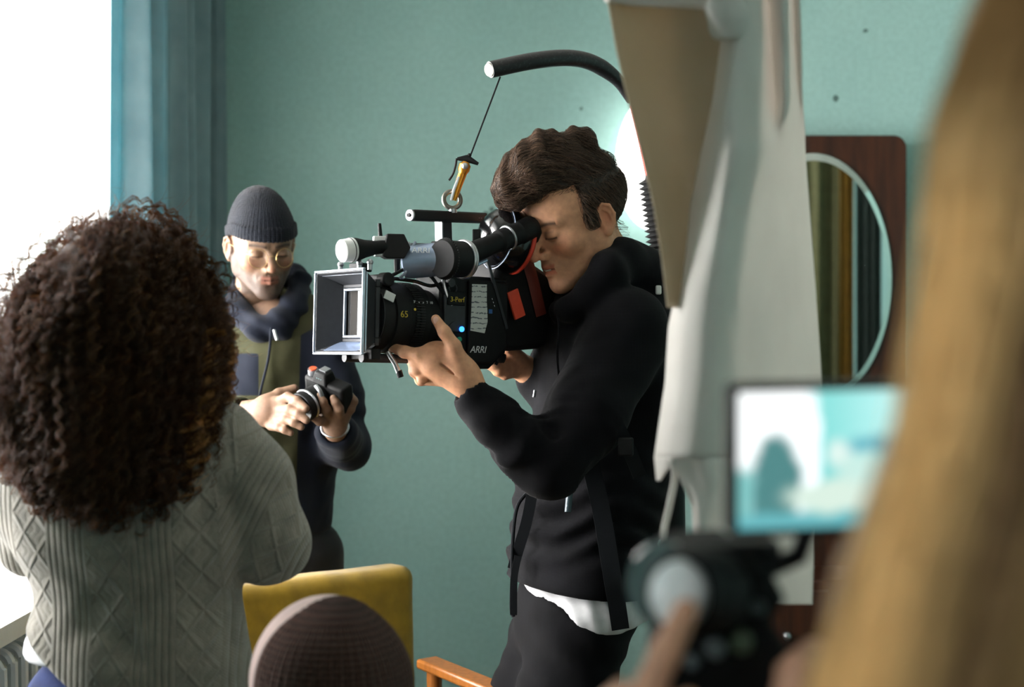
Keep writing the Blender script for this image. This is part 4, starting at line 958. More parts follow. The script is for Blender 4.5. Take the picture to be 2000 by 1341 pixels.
m=MB(); m.tube(smooth_path([vf(1036,955,2.82),vf(1010,990,2.80),vf(1001,1060,2.79),vf(1000,1130,2.79),vf(999,1190,2.80),vf(1003,1204,2.80)],8),.0038,8); m.build('belt_cord',ST,rg)
strap('lower_strap',[vf(1012,1085,2.77),vf(1004,1130,2.77),vf(1003,1200,2.78)],.014)
strap('chest_strap',[vf(1190,800,2.60),vf(1225,870,2.62),vf(1250,930,2.68)],.026)
m=MB(); m.box(vf(1222,872,2.600),(.014,.004,.017)); m.build('buckle',BLACK,rg,bevel=.003)
m=MB(); m.tube([vf(1113,958,2.72),vf(1109,1000,2.71)],.0065,10); m.build('toggle',plain('teal_grey_toggle',(44,62,70),.4,0,.1,40),rg)
# cable, pulley hook and shackle
m=MB(); m.cyl(vf(977,150,2.77),vf(919,303,2.745),.0016,n=8); m.build('cable',BLACK,rg)
BR=plain('brass',(205,140,50),.3,.85,.12,80)
hk=MB(); hk.ball(vf(917,303,2.745),.004,8); hk.tube([vf(893,310,2.745),vf(912,309,2.745),vf(934,320,2.742)],[.003,.0075,.003],10,flat=.6); HK=hk.build('hook_guard',BLACK,rg)
m=MB(); m.tube(smooth_path([vf(892,309,2.74),vf(889,326,2.74),vf(884,341,2.74),vf(877,352,2.74)],5),.0022,8); m.build('trigger',BLACK,HK)
m=MB(); m.lathe(vf(910,316,2.742),vf(902,345,2.742),[(0,.006),(.006,.0115),(.016,.0115),(.022,.0085),(.03,.0065)],20); m.build('swivel',BR,HK)
m=MB(); m.ball(vf(908,324,2.730),.0065,10); m.build('swivel_ball',METAL,HK)
m=MB(); m.tube([vf(903,340,2.742),vf(893,368,2.742),vf(886,391,2.742)],[.0085,.0075,.0055],12); m.build('hook_body',BR,HK)
m=MB(); m.tube([vf(897,345,2.737),vf(887,370,2.737),vf(881,391,2.737)],.0032,8); m.build('hook_gate',METAL,HK)
m=MB(); m.torus(vf(883,390,2.745),np.array((.25,-.95,.1)),.0165,.0048,36,12); m.build('lifting_ring',plain('worn_steel',(120,118,110),.35,.85,.15,90),mc_)
m=MB(); m.cyl(vf(884,408,2.745),vf(885,416,2.745),.008); m.build('ring_mount',METAL,mc_)
print('film camera ok')
# ================================================================== MAN IN BEANIE AND PARKA
pk=thing('person','man in a black beanie and olive parka looking down at his stills camera','person',tuple(W(545,0,3.42)*np.array([1,1,0])))
PF=frame(24,17,-3); PC=W(511,482,3.38); PS=.94; pM=(PF*PS,PC)
FAIR=(.245,.155,.10)
ploc=lambda P:(P-PC.astype(np.float32))@PF.T.astype(np.float32)/PS
def handA(P):
    p=lambda a,b,Y: W(a,b,Y)
    d=rc(P,p(470,806,3.17),p(528,800,3.115),.026,.027)
    d=smin(d,ell(P,p(527,803,3.115),(.044,.028,.036)),.015)
    d=smin(d,chain(P,[p(545,786,3.10),p(562,775,3.085),p(580,783,3.06),p(597,797,3.045)],[.014,.0105,.0100,.0085],.005),.010)
    d=smin(d,chain(P,[p(545,802,3.095),p(566,799,3.06),p(583,808,3.045),p(598,820,3.04)],[.014,.0108,.0098,.0085],.005),.008)
    d=smin(d,chain(P,[p(540,818,3.095),p(558,818,3.065),p(574,825,3.05),p(588,833,3.05)],[.013,.010,.0090,.0078],.005),.007)
    d=smin(d,chain(P,[p(530,830,3.10),p(545,834,3.075),p(556,839,3.065),p(568,845,3.065)],[.012,.009,.0080,.007],.005),.007)
    d=smin(d,chain(P,[p(520,785,3.12),p(545,768,3.13),p(575,758,3.14)],[.014,.0115,.009],.005),.012)
    return d
def handB(P):
    p=lambda a,b,Y: W(a,b,Y)
    d=rc(P,p(655,840,3.14),p(652,812,3.13),.026,.028)
    d=smin(d,ell(P,p(655,806,3.135),(.034,.024,.032)),.015)
    d=smin(d,chain(P,[p(648,818,3.12),p(637,800,3.09),p(630,784,3.08),p(624,772,3.08)],[.0125,.0105,.0092,.0075],.005),.008)
    d=smin(d,chain(P,[p(664,814,3.12),p(662,798,3.09),p(656,786,3.085),p(651,777,3.085)],[.0125,.0100,.009,.0075],.005),.008)
    d=smin(d,chain(P,[p(640,824,3.12),p(624,822,3.095),p(614,815,3.09),p(609,806,3.09)],[.012,.0098,.0085,.007],.005),.007)
    d=smin(d,chain(P,[p(668,812,3.13),p(683,798,3.12),p(690,783,3.12),p(683,770,3.125)],[.014,.0115,.010,.008],.005),.010)
    return d
def ptrunk(P):
    d=chain(P,[PC+PF[1]*-.05+PF[2]*-.16,W(545,660,3.42),W(545,900,3.42),W(545,1040,3.42)],[.05,.08,.09,.08],.04)
    d=smin(d,chain(P,[W(462,665,3.44),W(432,860,3.38),W(480,806,3.17)],[.045,.034,.024],.02),.03)
    d=smin(d,chain(P,[W(620,665,3.42),W(668,875,3.38),W(655,838,3.14)],[.045,.034,.024],.02),.03)
    for hx,fx in ((515,500),(590,600)): d=smin(d,chain(P,[W(hx,1060,3.43),np.array([W(fx,0,3.43)[0],3.50,.09])],[.07,.038]),.03)
    return d
lo,hi=bounds([W(455,745,3.02),W(605,860,3.19)],.01); lo2,hi2=bounds([W(600,760,3.05),W(700,850,3.2)],.01); lo3,hi3=bounds([W(430,600,3.1),W(690,1000,3.55),(-.6,3.4,.04)],.06)
make_body(pk,pM,lambda P:head_sdf(P,nose=1.0),lambda P:head_tint(P,FAIR,1.0,brow=(.045,.03,.022),ruddy=.75),[(ptrunk,lo3,hi3,.015)],[(handA,lo,hi),(handB,lo2,hi2)],base=(.225,.135,.088))
BE=cloth_mat('black_rib_knit',(14,18,26),250,.5,.1,var=.2)
def beanie(P):
    q=ploc(P); d=ell(q,(0,-.009,.040),(.0845,.113,.098)); d=smin(d,ell(q,(.0,-.03,.098),(.052,.066,.050)),.03)
    cut=(.034+.0*q[:,1]+.35*np.clip(q[:,1],-.1,.02))-q[:,2]; dd=smax(d,cut,.008)
    qq=q.copy(); base=.046+.35*np.clip(q[:,1],-.1,.02); rim=np.maximum(np.abs(ell(q,(0,-.009,.040),(.0845,.113,.098)))-.0035,np.abs(q[:,2]-base)-.014)-.002
    dd=smin(dd,rim,.006); a=np.arctan2(q[:,0],q[:,1]+.016); return dd+np.sin(a*70)*.0009+wob(q,40,3)*.002
lo,hi=PC-.15,PC+.19; skin('beanie',beanie,lo,hi,.003,BE,pk)
GL2=GL.copy(); GL2.name='spectacle_glass'; [setattr(x.inputs[0],'default_value',1.12) for x in GL2.node_tree.nodes if x.type=='FRESNEL']
GO=plain('thin_gold_wire',(190,160,110),.3,.8,.05,60)
m=MB(PC,PF*PS)
for s in (-1,1):
    m.torus((s*.033,.104,-.004),(s*.28,1,.10),.0235,.0009,36,6); m.tube([(s*.056,.095,.004),(s*.080,.03,.012),(s*.083,-.015,.008)],.0009,6)
m.tube([(-.010,.112,.002),(0,.116,.004),(.010,.112,.002)],.0009,6); GS=m.build('glasses',GO,pk)
for s in (-1,1):
    m=MB(PC,PF*PS); m.cyl((s*.033,.104,-.004),(s*.0332,.1044,-.004),.0228,n=36); m.build('lens',GL2,GS)
NVY=cloth_mat('navy_nylon',(18,23,35),900,.4,.06,var=.15)
def two_tone():
    m=cloth_mat('olive_and_navy_canvas',(58,58,38),900,.4,.06,var=.15); t=m.node_tree; b=t.nodes['Principled BSDF']; src=b.inputs['Base Color'].links[0].from_socket
    a=t.nodes.new('ShaderNodeAttribute'); a.attribute_name='tint'; sp=t.nodes.new('ShaderNodeSeparateColor'); t.links.new(a.outputs['Color'],sp.inputs[0])
    r=t.nodes.new('ShaderNodeMapRange'); r.inputs[1].default_value=.42; r.inputs[2].default_value=.58; t.links.new(sp.outputs[0],r.inputs[0])
    x=t.nodes.new('ShaderNodeMix'); x.data_type='RGBA'; t.links.new(r.outputs[0],x.inputs[0]); t.links.new(src,x.inputs[6]); x.inputs[7].default_value=(*s2l((19,24,36)),1); t.links.new(x.outputs[2],b.inputs['Base Color']); return m
OLV=two_tone()
def parka(P):
    d=ell(P,W(545,760,3.44),(.155,.125,.25)); d=smin(d,chain(P,[W(540,720,3.44),W(545,900,3.44),W(540,1010,3.44)],[.115,.13,.135],.05),.05)
    d=smin(d,rc(P,W(470,650,3.45),W(620,650,3.45),.075,.075),.05)
    a=chain(P,[W(622,668,3.42),W(652,770,3.39),W(672,868,3.36),W(655,846,3.17)],[.078,.066,.058,.043],.03); d=smin(d,a,.02)
    a=chain(P,[W(462,668,3.44),W(440,770,3.42),W(432,862,3.36),W(468,812,3.20)],[.078,.066,.058,.043],.03); d=smin(d,a,.02)
    # standing collar
    q=ploc(P); 
    d=d+wob(P,30,21)*.007+wob(P,80,22)*.0025
    u=np.linalg.norm(P-W(668,860,3.36).astype(np.float32),axis=1); d=d+np.sin(u*120+P[:,2]*40)*.0035*np.exp(-(u/.12)**2)
    xs=P[:,0]-W(538,0,3.3)[0]-.05*(EYE-.3-P[:,2]); front=(P[:,1]<3.44)
    d=d-.004*np.exp(-(xs/.012)**2)*front                        # storm flap
    zb=EYE-(1042-670.5)/FPX*3.4; d=smax(d,zb-P[:,2],.012)
    d=smax(d,-rc(P,W(655,838,3.15),W(650,800,3.05),.030,.05),.006); d=smax(d,-rc(P,W(478,806,3.18),W(530,800,3.1),.030,.05),.006)
    return smax(d,-(chain(P,[PC+PF[1]*.02+PF[2]*-.14,W(548,560,3.30)],[.055,.06])),.01)
def pmat(c):
    px=c[:,0]/c[:,1]*FPX+1000; py=670.5-(c[:,2]-EYE)/c[:,1]*FPX
    g=lambda v:np.clip(.5+v/9,0,1)
    side=np.minimum(g(px-(586+(py-700)*-.03)),g(py-(655-(px-586)*.55))); patch=np.minimum(np.minimum(g(505-px),g(px-440)),np.minimum(g(py-690),g(772-py)))
    m=np.zeros((len(c),3)); m[:,0]=np.maximum(np.maximum(side,patch),g(px-640)); return m
lo,hi=bounds([W(420,580,3.1),W(700,1050,3.62)],.06); PK=skin('parka',parka,lo,hi,.005,OLV,pk,pmat)
def collar(P):
    d=chain(P,[W(456,580,3.43),W(470,612,3.37),W(503,642,3.325),W(545,636,3.33),W(576,598,3.375),W(584,552,3.44)],[.030,.028,.030,.030,.030,.030],.02)
    d=smin(d,chain(P,[W(455,520,3.52),W(470,560,3.50),W(520,600,3.50),W(570,570,3.50),W(574,535,3.50)],[.03,.04,.05,.04,.03],.03),.03)
    d=d+wob(P,45,31)*.006+np.sin(P[:,2]*150+P[:,0]*90)*.0028
    q=ploc(P); return smax(d,-(ell(q,(0,.015,-.05),(.068,.085,.10))),.008)
lo,hi=bounds([W(440,500,3.2),W(600,660,3.6)],.04); skin('hood',collar,lo,hi,.005,NVY,pk)
m=MB(); m.tube([W(535,644,3.262),W(538,655,3.258),W(541,664,3.256)],.0035,8); m.build('zip_pull',METAL,PK)
m=MB(); m.tube(smooth_path([W(530,640,3.27),W(524,700,3.27),W(506,780,3.30),W(500,860,3.30),W(500,1030,3.31)],8),.003,6); m.build('zip',NVY,PK)
m=MB(); m.torus(W(654,834,3.142),W(655,846,3.17)-W(652,812,3.13),.029,.0035); m.build('bracelet',METAL,pk)
def ptr(P):
    d=chain(P,[W(545,1010,3.44),W(545,1070,3.44)],[.115,.12],.02)
    for hx,fx in ((515,500),(595,608)): d=smin(d,chain(P,[W(hx,1080,3.43),np.array([W(fx,0,3.43)[0],3.50,.05])],[.092,.06]),.03)
    return smax(d+wob(P,28,23)*.006,P[:,2]-(EYE-(1030-670.5)/FPX*3.4),.01)
lo,hi=bounds([W(450,1000,3.3),(-.6,3.3,.03),(-.42,3.58,.1)],.06); skin('trousers',ptr,lo,hi,.012,cloth_mat('black_twill',(20,22,26),900,.3),pk)
for fx in (500,608):
    x=W(fx,0,3.43)[0]; skin('shoe',lambda P:smax(smin(ell(P,(x,3.47,.045),(.048,.14,.045)),ell(P,(x,3.52,.07),(.045,.055,.06)),.03),-P[:,2]+.002,.004),(x-.08,3.3,-.01),(x+.08,3.62,.15),.008,RUBBER,pk)
# ---- stills camera in his hands
la=np.array((-.60,-.70,-.39)); la/=np.linalg.norm(la); ww=np.array((.82,-.50,-.30)); ww-=la*np.dot(ww,la); ww/=np.linalg.norm(ww); uu=np.cross(la,ww); uu=uu if uu[2]>0 else -uu
SO=W(640,768,3.125); sf=(ww,la,uu)
sc=thing('stills_camera','small black stills camera with a silver-ringed lens held at chest height','camera',tuple(SO-np.array((0,0,.045))))
def sb(): return MB(SO,sf)
m=sb(); m.box((0,-.005,0),(.056,.020,.034)); SB=m.build('camera_body',BLACK,sc,bevel=.007)
m=sb(); m.box((-.008,.0,.041),(.022,.020,.014),taper=.7); m.build('prism_hump',BLACK,sc,bevel=.004)
m=sb(); m.box((-.008,-.004,.0565),(.009,.009,.0014)); m.build('hot_shoe',METAL,sc)
text_mesh('prism_lettering','- - -',.010,SO+ww*-.008+la*.0165+uu*.043,(-ww,uu,la),plain('teal_mark',(110,170,165),.5,0,.1,40),sc)
m=sb(); m.cyl((-.043,-.002,.033),(-.043,-.002,.046),.0115); m.build('dial',METAL,sc)
m=sb(); m.cyl((-.043,-.002,.0462),(-.043,-.002,.0485),.008); m.build('orange_button',plain('orange_red',(205,80,45),.4,0,.05,40),sc)
m=sb(); m.lathe((-.006,.014,-.002),(-.006,.14,-.002),[(0,.027),(.012,.029),(.014,.032),(.045,.0325),(.047,.034),(.062,.034)],36); SL=m.build('lens',BLACK,sc,angle=28)
m=sb(); m.torus((-.006,.058,-.002),(0,1,0),.0325,.0035,40,10); m.build('silver_ring',METAL,SL)
m=sb(); m.torus((-.006,.076,-.002),(0,1,0),.032,.0022,40,8); m.build('front_ring',METALB,SL)
m=sb(); m.cyl((-.006,.066,-.002),(-.006,.0765,-.002),.031); m.build('front_element',BLACKG,SL)
m=MB(); m.tube(smooth_path([W(617,753,3.06),W(624,762,3.055),W(629,773,3.06)],4),.0048,10); m.build('strap_clip',METAL,sc)
print('parka man ok')
# ================================================================== WOMAN WITH CURLY HAIR, SEEN FROM BEHIND
wo=thing('person','woman from behind with big dark curly hair and grey cable-knit sweater','person',tuple(W(270,0,2.2)*np.array([1,1,0])))
WFm=frame(172,8,0); WC=W(232,640,2.20)
def wtrunk(P):
    d=chain(P,[W(240,760,2.23),W(262,900,2.22),W(270,1150,2.21),W(275,1420,2.21)],[.052,.08,.09,.095],.04)
    d=smin(d,chain(P,[W(410,880,2.2),W(530,1075,2.24),W(430,940,2.44),W(380,840,2.50)],[.045,.036,.030,.024],.02),.03)
    d=smin(d,chain(P,[W(100,900,2.2),W(65,1060,2.28),W(140,950,2.46),W(180,850,2.50)],[.045,.036,.030,.024],.02),.03)
    for hx,fx in ((200,190),(335,330)): d=smin(d,chain(P,[W(hx,1450,2.22),np.array([W(fx,0,2.22)[0],2.22,.09])],[.08,.038]),.03)
    return d
def whand(P):
    d=ell(P,W(300,800,2.52),(.05,.03,.045))
    for i,(a,b) in enumerate(((290,760),(310,758),(330,762),(350,772))): d=smin(d,chain(P,[W(a,785,2.52),W(a-8,b,2.54),W(a-22,b+6,2.55)],[.0105,.0092,.0078],.005),.006)
    return smin(d,chain(P,[W(265,805,2.51),W(245,785,2.53)],[.012,.0085],.005),.01)
lo3,hi3=bounds([W(0,740,2.1),W(560,1200,2.55),(-.62,2.2,.05)],.09)
lo,hi=bounds([W(230,740,2.46),W(370,850,2.58)],.02)
make_body(wo,(WFm,WC),lambda P:head_sdf(P),lambda P:head_tint(P,FAIR),[(wtrunk,lo3,hi3,.016)],[(whand,lo,hi)],hres=.004,hand_h=.003,base=FAIR)
def knit(name,rot):
    n=N(name); mp=n.new('ShaderNodeMapping'); n.l.new(n.co(),mp.inputs[0]); mp.inputs['Rotation'].default_value=(0,rot,0)
    sx=n.new('ShaderNodeSeparateXYZ'); n.l.new(mp.outputs[0],sx.inputs[0]); x,z=sx.outputs[0],sx.outputs[2]
    A=lambda v,k,p=0: n.math('SINE',n.math('ADD',n.math('MULTIPLY',v,k),p))
    PI2=2*math.pi
    rib=n.math('ABSOLUTE',A(x,PI2/.020))
    band=n.math('SMOOTH_MIN',n.math('MAXIMUM',A(x,PI2/.125),0),.6,.1)                      # where the diamond panels run
    tri=lambda v,s:n.math('PINGPONG',v,s)
    dx=n.math('DIVIDE',tri(x,.022),.022); dz=n.math('DIVIDE',tri(z,.030),.030)
    dia=n.math('ABSOLUTE',n.math('SUBTRACT',n.math('ADD',dx,dz),1.0)); dia=n.math('SUBTRACT',1.0,n.math('MINIMUM',n.math('MULTIPLY',dia,3.2),1.0))
    cab=n.math('ABSOLUTE',A(n.math('ADD',x,n.math('MULTIPLY',A(z,PI2/.035),.006)),PI2/.026))
    m1=n.math('GREATER_THAN',A(x,PI2/.125),.05)
    h=n.math('ADD',n.math('MULTIPLY',m1,n.math('MAXIMUM',dia,n.math('MULTIPLY',cab,.25))),n.math('MULTIPLY',n.math('SUBTRACT',1.0,m1),n.math('MULTIPLY',n.math('POWER',n.math('ADD',rib,.001),.6),.8)))
    st=n.math('MULTIPLY',A(x,PI2/.0045),A(z,PI2/.0045,1)); h=n.math('ADD',h,n.math('MULTIPLY',st,.12)); h=n.math('ADD',h,n.math('MULTIPLY',n.noise(260,3),.35))
    n.set('Base Color',n.ramp(n.noise(30,5),[(.3,s2l((112,108,98))),(.7,s2l((140,134,122)))])); n.set('Roughness',.95); n.set('Specular IOR Level',.1); n.set('Sheen Weight',.4); n.set('Sheen Roughness',.6)
    n.bump(h,.85,.0045); return n.m
KN=[knit('cable_knit_back',0),knit('cable_knit_sleeve',math.radians(-28))]
def sweater(P):
    d=ell(P,W(262,960,2.21),(.185,.125,.19)); d=smin(d,ell(P,W(262,1010,2.21),(.192,.125,.16)),.03)
    d=smin(d,rc(P,W(110,905,2.21),W(410,880,2.20),.068,.068),.05)
    d=smin(d,ell(P,W(272,1290,2.22),(.178,.125,.20)),.05)
    d=smin(d,chain(P,[W(215,800,2.2),W(265,800,2.21)],[.06,.06]),.05)
    r=chain(P,[W(425,860,2.20),W(490,935,2.19),W(528,1060,2.22)],[.062,.060,.0600],.03); r=smin(r,chain(P,[W(528,1060,2.22),W(420,930,2.45)],[.058,.042]),.03)
    d=smin(d,r,.012)
    l=chain(P,[W(85,905,2.21),W(62,990,2.22),W(60,1060,2.28)],[.064,.056,.05],.03); l=smin(l,chain(P,[W(60,1060,2.28),W(140,950,2.48)],[.05,.042]),.03)
    d=smin(d,l,.02)
    g=chain(P,[W(400,1000,2.10),W(415,1070,2.085),W(458,1120,2.10),W(466,1185,2.11)],[.010,.018,.022,.012],.01); d=smax(d,-g,.028)
    g=chain(P,[W(200,1170,2.09),W(165,1215,2.09),W(130,1240,2.09)],[.009,.014,.009],.01); d=smax(d,-g,.03)
    g=chain(P,[W(180,1235,2.09),W(235,1262,2.09),W(262,1290,2.09)],[.009,.017,.009],.01); d=smax(d,-g,.03)
    d=d+wob(P,22,41)*.007+wob(P,60,42)*.002
    # bottom-left hem
    n_=np.array((-.60,0,-.80)); h0=W(72,1247,2.2); d=smax(d,((P-h0.astype(np.float32))@n_.astype(np.float32)),.01)
    q=(EYE-(1395-670.5)/FPX*2.2)-P[:,2]; return smax(d,q,.01)
lo,hi=bounds([W(-60,760,2.05),W(600,1400,2.5)],.06)
def kmat(c):
    px=c[:,0]/c[:,1]*FPX+1000; py=670.5-(c[:,2]-EYE)/c[:,1]*FPX
    return ((px>405+np.clip((py-850)*.12,0,60))&(py<1150)).astype(int)
skin('sweater',sweater,lo,hi,.006,KN,wo,matfn=kmat)
JN=cloth_mat('blue_denim',(30,46,92),1200,.4,.1,var=.25)
def jeans(P):
    d=ell(P,W(262,1400,2.23),(.172,.118,.14))
    for hx,fx in ((190,190),(330,330)): d=smin(d,chain(P,[W(hx,1450,2.22),np.array([W(fx,0,2.22)[0],2.22,.05])],[.088,.055]),.03)
    d=smax(d,P[:,2]-(EYE-(1275-670.5)/FPX*2.2),.01); return d+wob(P,30,44)*.005
lo,hi=bounds([W(60,1240,2.1),(-.62,2.15,.03),(-.35,2.3,.1)],.1); JO=skin('jeans',jeans,lo,hi,.01,JN,wo)
def tee(P):
    d=ell(P,W(262,1270,2.23),(.170,.115,.11)); return smax(d,(EYE-(1290-670.5)/FPX*2.2)-P[:,2],.01)
lo,hi=bounds([W(40,1180,2.1),W(480,1310,2.36)],.04); skin('white_vest',tee,lo,hi,.008,cloth_mat('white_cotton',(225,228,232),1000,.2),wo)
for fx in (190,330):
    x=W(fx,0,2.22)[0]; skin('shoe',lambda P:smax(smin(ell(P,(x,2.29,.045),(.045,.13,.045)),ell(P,(x,2.22,.07),(.042,.05,.06)),.03),-P[:,2]+.002,.004),(x-.07,2.1,-.01),(x+.07,2.45,.15),.008,RUBBER,wo)
# ---- hair
CH=hair_mat('dark_curly_hair',(13,11,12),(214,152,84),.30,.5,(200,140,76))
def hairvol(P):
    c=lambda a,b,Y=2.2:W(a,b,Y)
    d=ell(P,c(238,590),(.132,.150,.136)); d=smin(d,ell(P,c(225,700,2.18),(.172,.155,.17)),.05)
    d=smin(d,ell(P,c(205,830,2.17),(.160,.120,.13)),.05)
    d=smin(d,ell(P,c(205,935,2.11),(.125,.07,.070)),.04)
    return d+wob(P,24,51)*.012+wob(P,55,52)*.007
lo,hi=bounds([W(-20,400,2.0),W(480,1040,2.42)],.05)
core=lambda P:hairvol(P)+.016
HO=skin('hair',core,lo,hi,.007,CH,wo,lambda P:np.tile((.04,0,0),(len(P),1)))
rs=np.random.RandomState(77)
V,_=isosurface(hairvol,lo,hi,.012)
top=V[:,2]>W(0,900,2.2)[2]; V=V[top]
nl=1150; R0=V[rs.randint(0,len(V),nl)]
def lock(nl,R0,per,npts,seed,rad,Lr,vol,out0,pitch,thick):
    rs=np.random.RandomState(seed); ctr=W(232,640,2.2); P=R0.copy(); L=Lr[0]+(Lr[1]-Lr[0])*rs.rand(nl); st=L/npts
    path=np.zeros((nl,npts,3)); off=out0*rs.randn(nl)-.006; off=np.where(rs.rand(nl)<.12,off+.014,off); hv=rs.randn(nl,3)*.35
    for k in range(npts):
        path[:,k]=P; N_=grad(vol,P.astype(np.float32),.004); out=(P-ctr); out/=np.linalg.norm(out,axis=1,keepdims=True)
        up=np.clip((P[:,2]-ctr[2]+.02)/.12,0,1)[:,None]
        f=np.array((0,0,-1.0))*(1-.55*up)+out*np.array((1,1,.1))*.9*up+hv*.6; f=f-N_*(f*N_).sum(1,keepdims=True); f/=np.linalg.norm(f,axis=1,keepdims=True)
        P=P+f*st[:,None]; dd=vol(P.astype(np.float32)); P=P-N_*(dd-off)[:,None]*.5
    T=np.gradient(path,axis=1); T/=np.linalg.norm(T,axis=2,keepdims=True)+1e-9; U=np.cross(T,(0,.9,.4)); U/=np.linalg.norm(U,axis=2,keepdims=True)+1e-9; B=np.cross(T,U)
    s=np.linspace(0,1,npts)[None,:]*L[:,None]; ph0=rs.rand(nl)*6.28; pit=pitch*(.7+.6*rs.rand(nl)); ra=rad*(.6+.8*rs.rand(nl)); out=[];col=[]
    base=rs.rand(nl)
    for j in range(per):
        ph=s*2*math.pi/pit[:,None]+ph0[:,None]+rs.randn(nl)[:,None]*.35; r_=ra[:,None]*np.clip(s/.03,.2,1)*(.8+.4*rs.rand(nl))[:,None]
        o_=rs.randn(nl,3)*.0022
        out.append(path+U*(np.cos(ph)*r_)[...,None]+B*(np.sin(ph)*r_)[...,None]+o_[:,None]); col.append(np.clip(.02+.06*base+.04*rs.randn(nl)+.22*(rs.rand(nl)<.06),0,1))
    S=np.concatenate(out); c=np.zeros((len(S),3)); c[:,0]=np.concatenate(col); return S,c
S,c=lock(nl,R0,6,44,78,.0065,(.14,.30),hairvol,.008,.028,.0007)
strands_mesh('curl',S,.00062,CH,HO,c)['kind']='stuff'
# loose ringlets hanging at the right side, and flyaway hairs on top
E=np.array([W(a,b,Y) for a,b,Y in ((425,610,2.2),(440,650,2.18),(452,600,2.2),(446,700,2.2),(430,720,2.14),(415,760,2.12),(400,780,2.1),(455,680,2.22),(438,560,2.2),(5,900,2.2),(12,940,2.2),(405,700,2.10),(390,800,2.09),(425,640,2.12))])
E=np.repeat(E,3,axis=0)+rs.randn(42,3)*.006
S,c=lock(len(E),E,7,46,79,.0085,(.09,.17),lambda P:hairvol(P)-.004,.004,.024,.0007); c[:,0]=np.clip(c[:,0]+.6,0,1)  # golden backlight at the hair's edge painted into the ringlet tint
strands_mesh('ringlet',S,.0006,CH,HO,c)['kind']='stuff'
Fp=V[rs.randint(0,len(V),900)]; Nn=grad(hairvol,Fp.astype(np.float32),.004); t=np.linspace(0,1,12)[None,:,None]
S=Fp[:,None]+Nn[:,None]*t*(.01+.022*rs.rand(900)[:,None,None])+rs.randn(900,1,3)*t*.018+np.sin(t*9+rs.rand(900,1,1)*6)*rs.randn(900,1,3)*.003
c=np.zeros((900,3)); c[:,0]=.25; strands_mesh('flyaway_hair',S,.00028,CH,HO,c)['kind']='stuff'
# ================================================================== PERSON IN A BROWN KNITTED CAP, LOW IN FRONT
bp=thing('person','crouching person in a brown waffle-knit cap at the bottom of the photo','person',(W(650,0,1.86)[0],1.86,0))
BC=W(652,1352,1.80); BF=frame(168,14,0)
def btr(P):
    d=chain(P,[BC+np.array((0,.02,-.13)),BC+np.array((0,.03,-.25)),BC+np.array((0,.0,-.55))],[.05,.10,.11],.04)
    for s in (-1,1):
        d=smin(d,chain(P,[BC+np.array((s*.16,.03,-.24)),BC+np.array((s*.17,.12,-.5)),BC+np.array((s*.1,.33,-.42))],[.045,.036,.026],.02),.03)
        d=smin(d,chain(P,[BC+np.array((s*.09,.0,-.62)),BC+np.array((s*.12,.42,-.52)),np.array([BC[0]+s*.12,BC[1]+.30,.09])],[.08,.055,.038],.03),.03)
    return d
def bh(s):
    def f(P):
        c=BC+np.array((s*.085,.36,-.41)); d=ell(P,c,(.045,.03,.035))
        for i in range(4): d=smin(d,chain(P,[c+np.array((-s*.02,.0,.02-.014*i)),c+np.array((-s*.05,.012,.022-.014*i)),c+np.array((-s*.065,-.004,.018-.013*i))],[.010,.009,.0075],.005),.006)
        return smin(d,chain(P,[c+np.array((0,-.02,.02)),c+np.array((-s*.03,-.035,.04))],[.011,.0085],.005),.01)
    return f
lo3,hi3=BC-np.array((.32,.2,.0))-np.array((0,0,BC[2]-.05)),BC+np.array((.32,.6,-.03)); h1,h2=[(bh(s),BC+np.array((s*.085-.13,.27,-.5)),BC+np.array((s*.085+.13,.45,-.32))) for s in (-1,1)]
make_body(bp,(BF*.9,BC),lambda P:head_sdf(P),lambda P:head_tint(P,FAIR),[(btr,lo3,hi3,.016)],[h1,h2],hres=.005,hand_h=.004,base=FAIR)
def waffle():
    n=N('brown_waffle_knit'); x=n.xyz(); a=n.math('ARCTAN2',n.math('SUBTRACT',x[0],float(BC[0])),n.math('SUBTRACT',x[1],float(BC[1]))) 
    u=n.math('SINE',n.math('MULTIPLY',a,52)); v=n.math('SINE',n.math('MULTIPLY',x[2],900)); h=n.math('ADD',n.math('MULTIPLY',n.math('ABSOLUTE',u),1.0),n.math('MULTIPLY',v,.32))
    n.set('Base Color',n.ramp(h,[(.1,s2l((36,22,19))),(.9,s2l((84,58,49)))])); n.set('Roughness',.95); n.set('Specular IOR Level',.1); n.set('Sheen Weight',.1); n.bump(h,.9,.003); return n.m
def cap(P):
    q=P-BC.astype(np.float32); d=ell(P,BC+np.array((0,0,.005)),(.0985,.112,.112)); a=np.arctan2(q[:,0],q[:,1]); d=d-np.abs(np.sin(a*26))*.0026
    return smax(d+wob(P,40,61)*.003,-.03-q[:,2],.01)
CPo=skin('knitted_cap',cap,BC-.15,BC+.15,.0028,waffle(),bp)
def pink_rim(P): 
    d=ell(P,BC+np.array((-.0125,.028,.010)),(.0985,.100,.108)); return smax(d,-.05-(P[:,2]-BC[2]),.01)
n=cloth_mat('pale_pink_cloth',(222,196,190),600,.3,.3,.25); skin('pink_cap_rim',pink_rim,BC-.15,BC+.15,.004,n,bp)  # pale pink dome behind the cap, standing out along its left edge
def coat(P):
    d=chain(P,[BC+np.array((0,.03,-.17)),BC+np.array((0,.03,-.26)),BC+np.array((0,.0,-.60))],[.07,.14,.16],.05)
    for s in (-1,1): d=smin(d,chain(P,[BC+np.array((s*.15,.03,-.25)),BC+np.array((s*.17,.12,-.5)),BC+np.array((s*.12,.32,-.43))],[.07,.055,.04],.02),.03)
    return d+wob(P,30,62)*.006
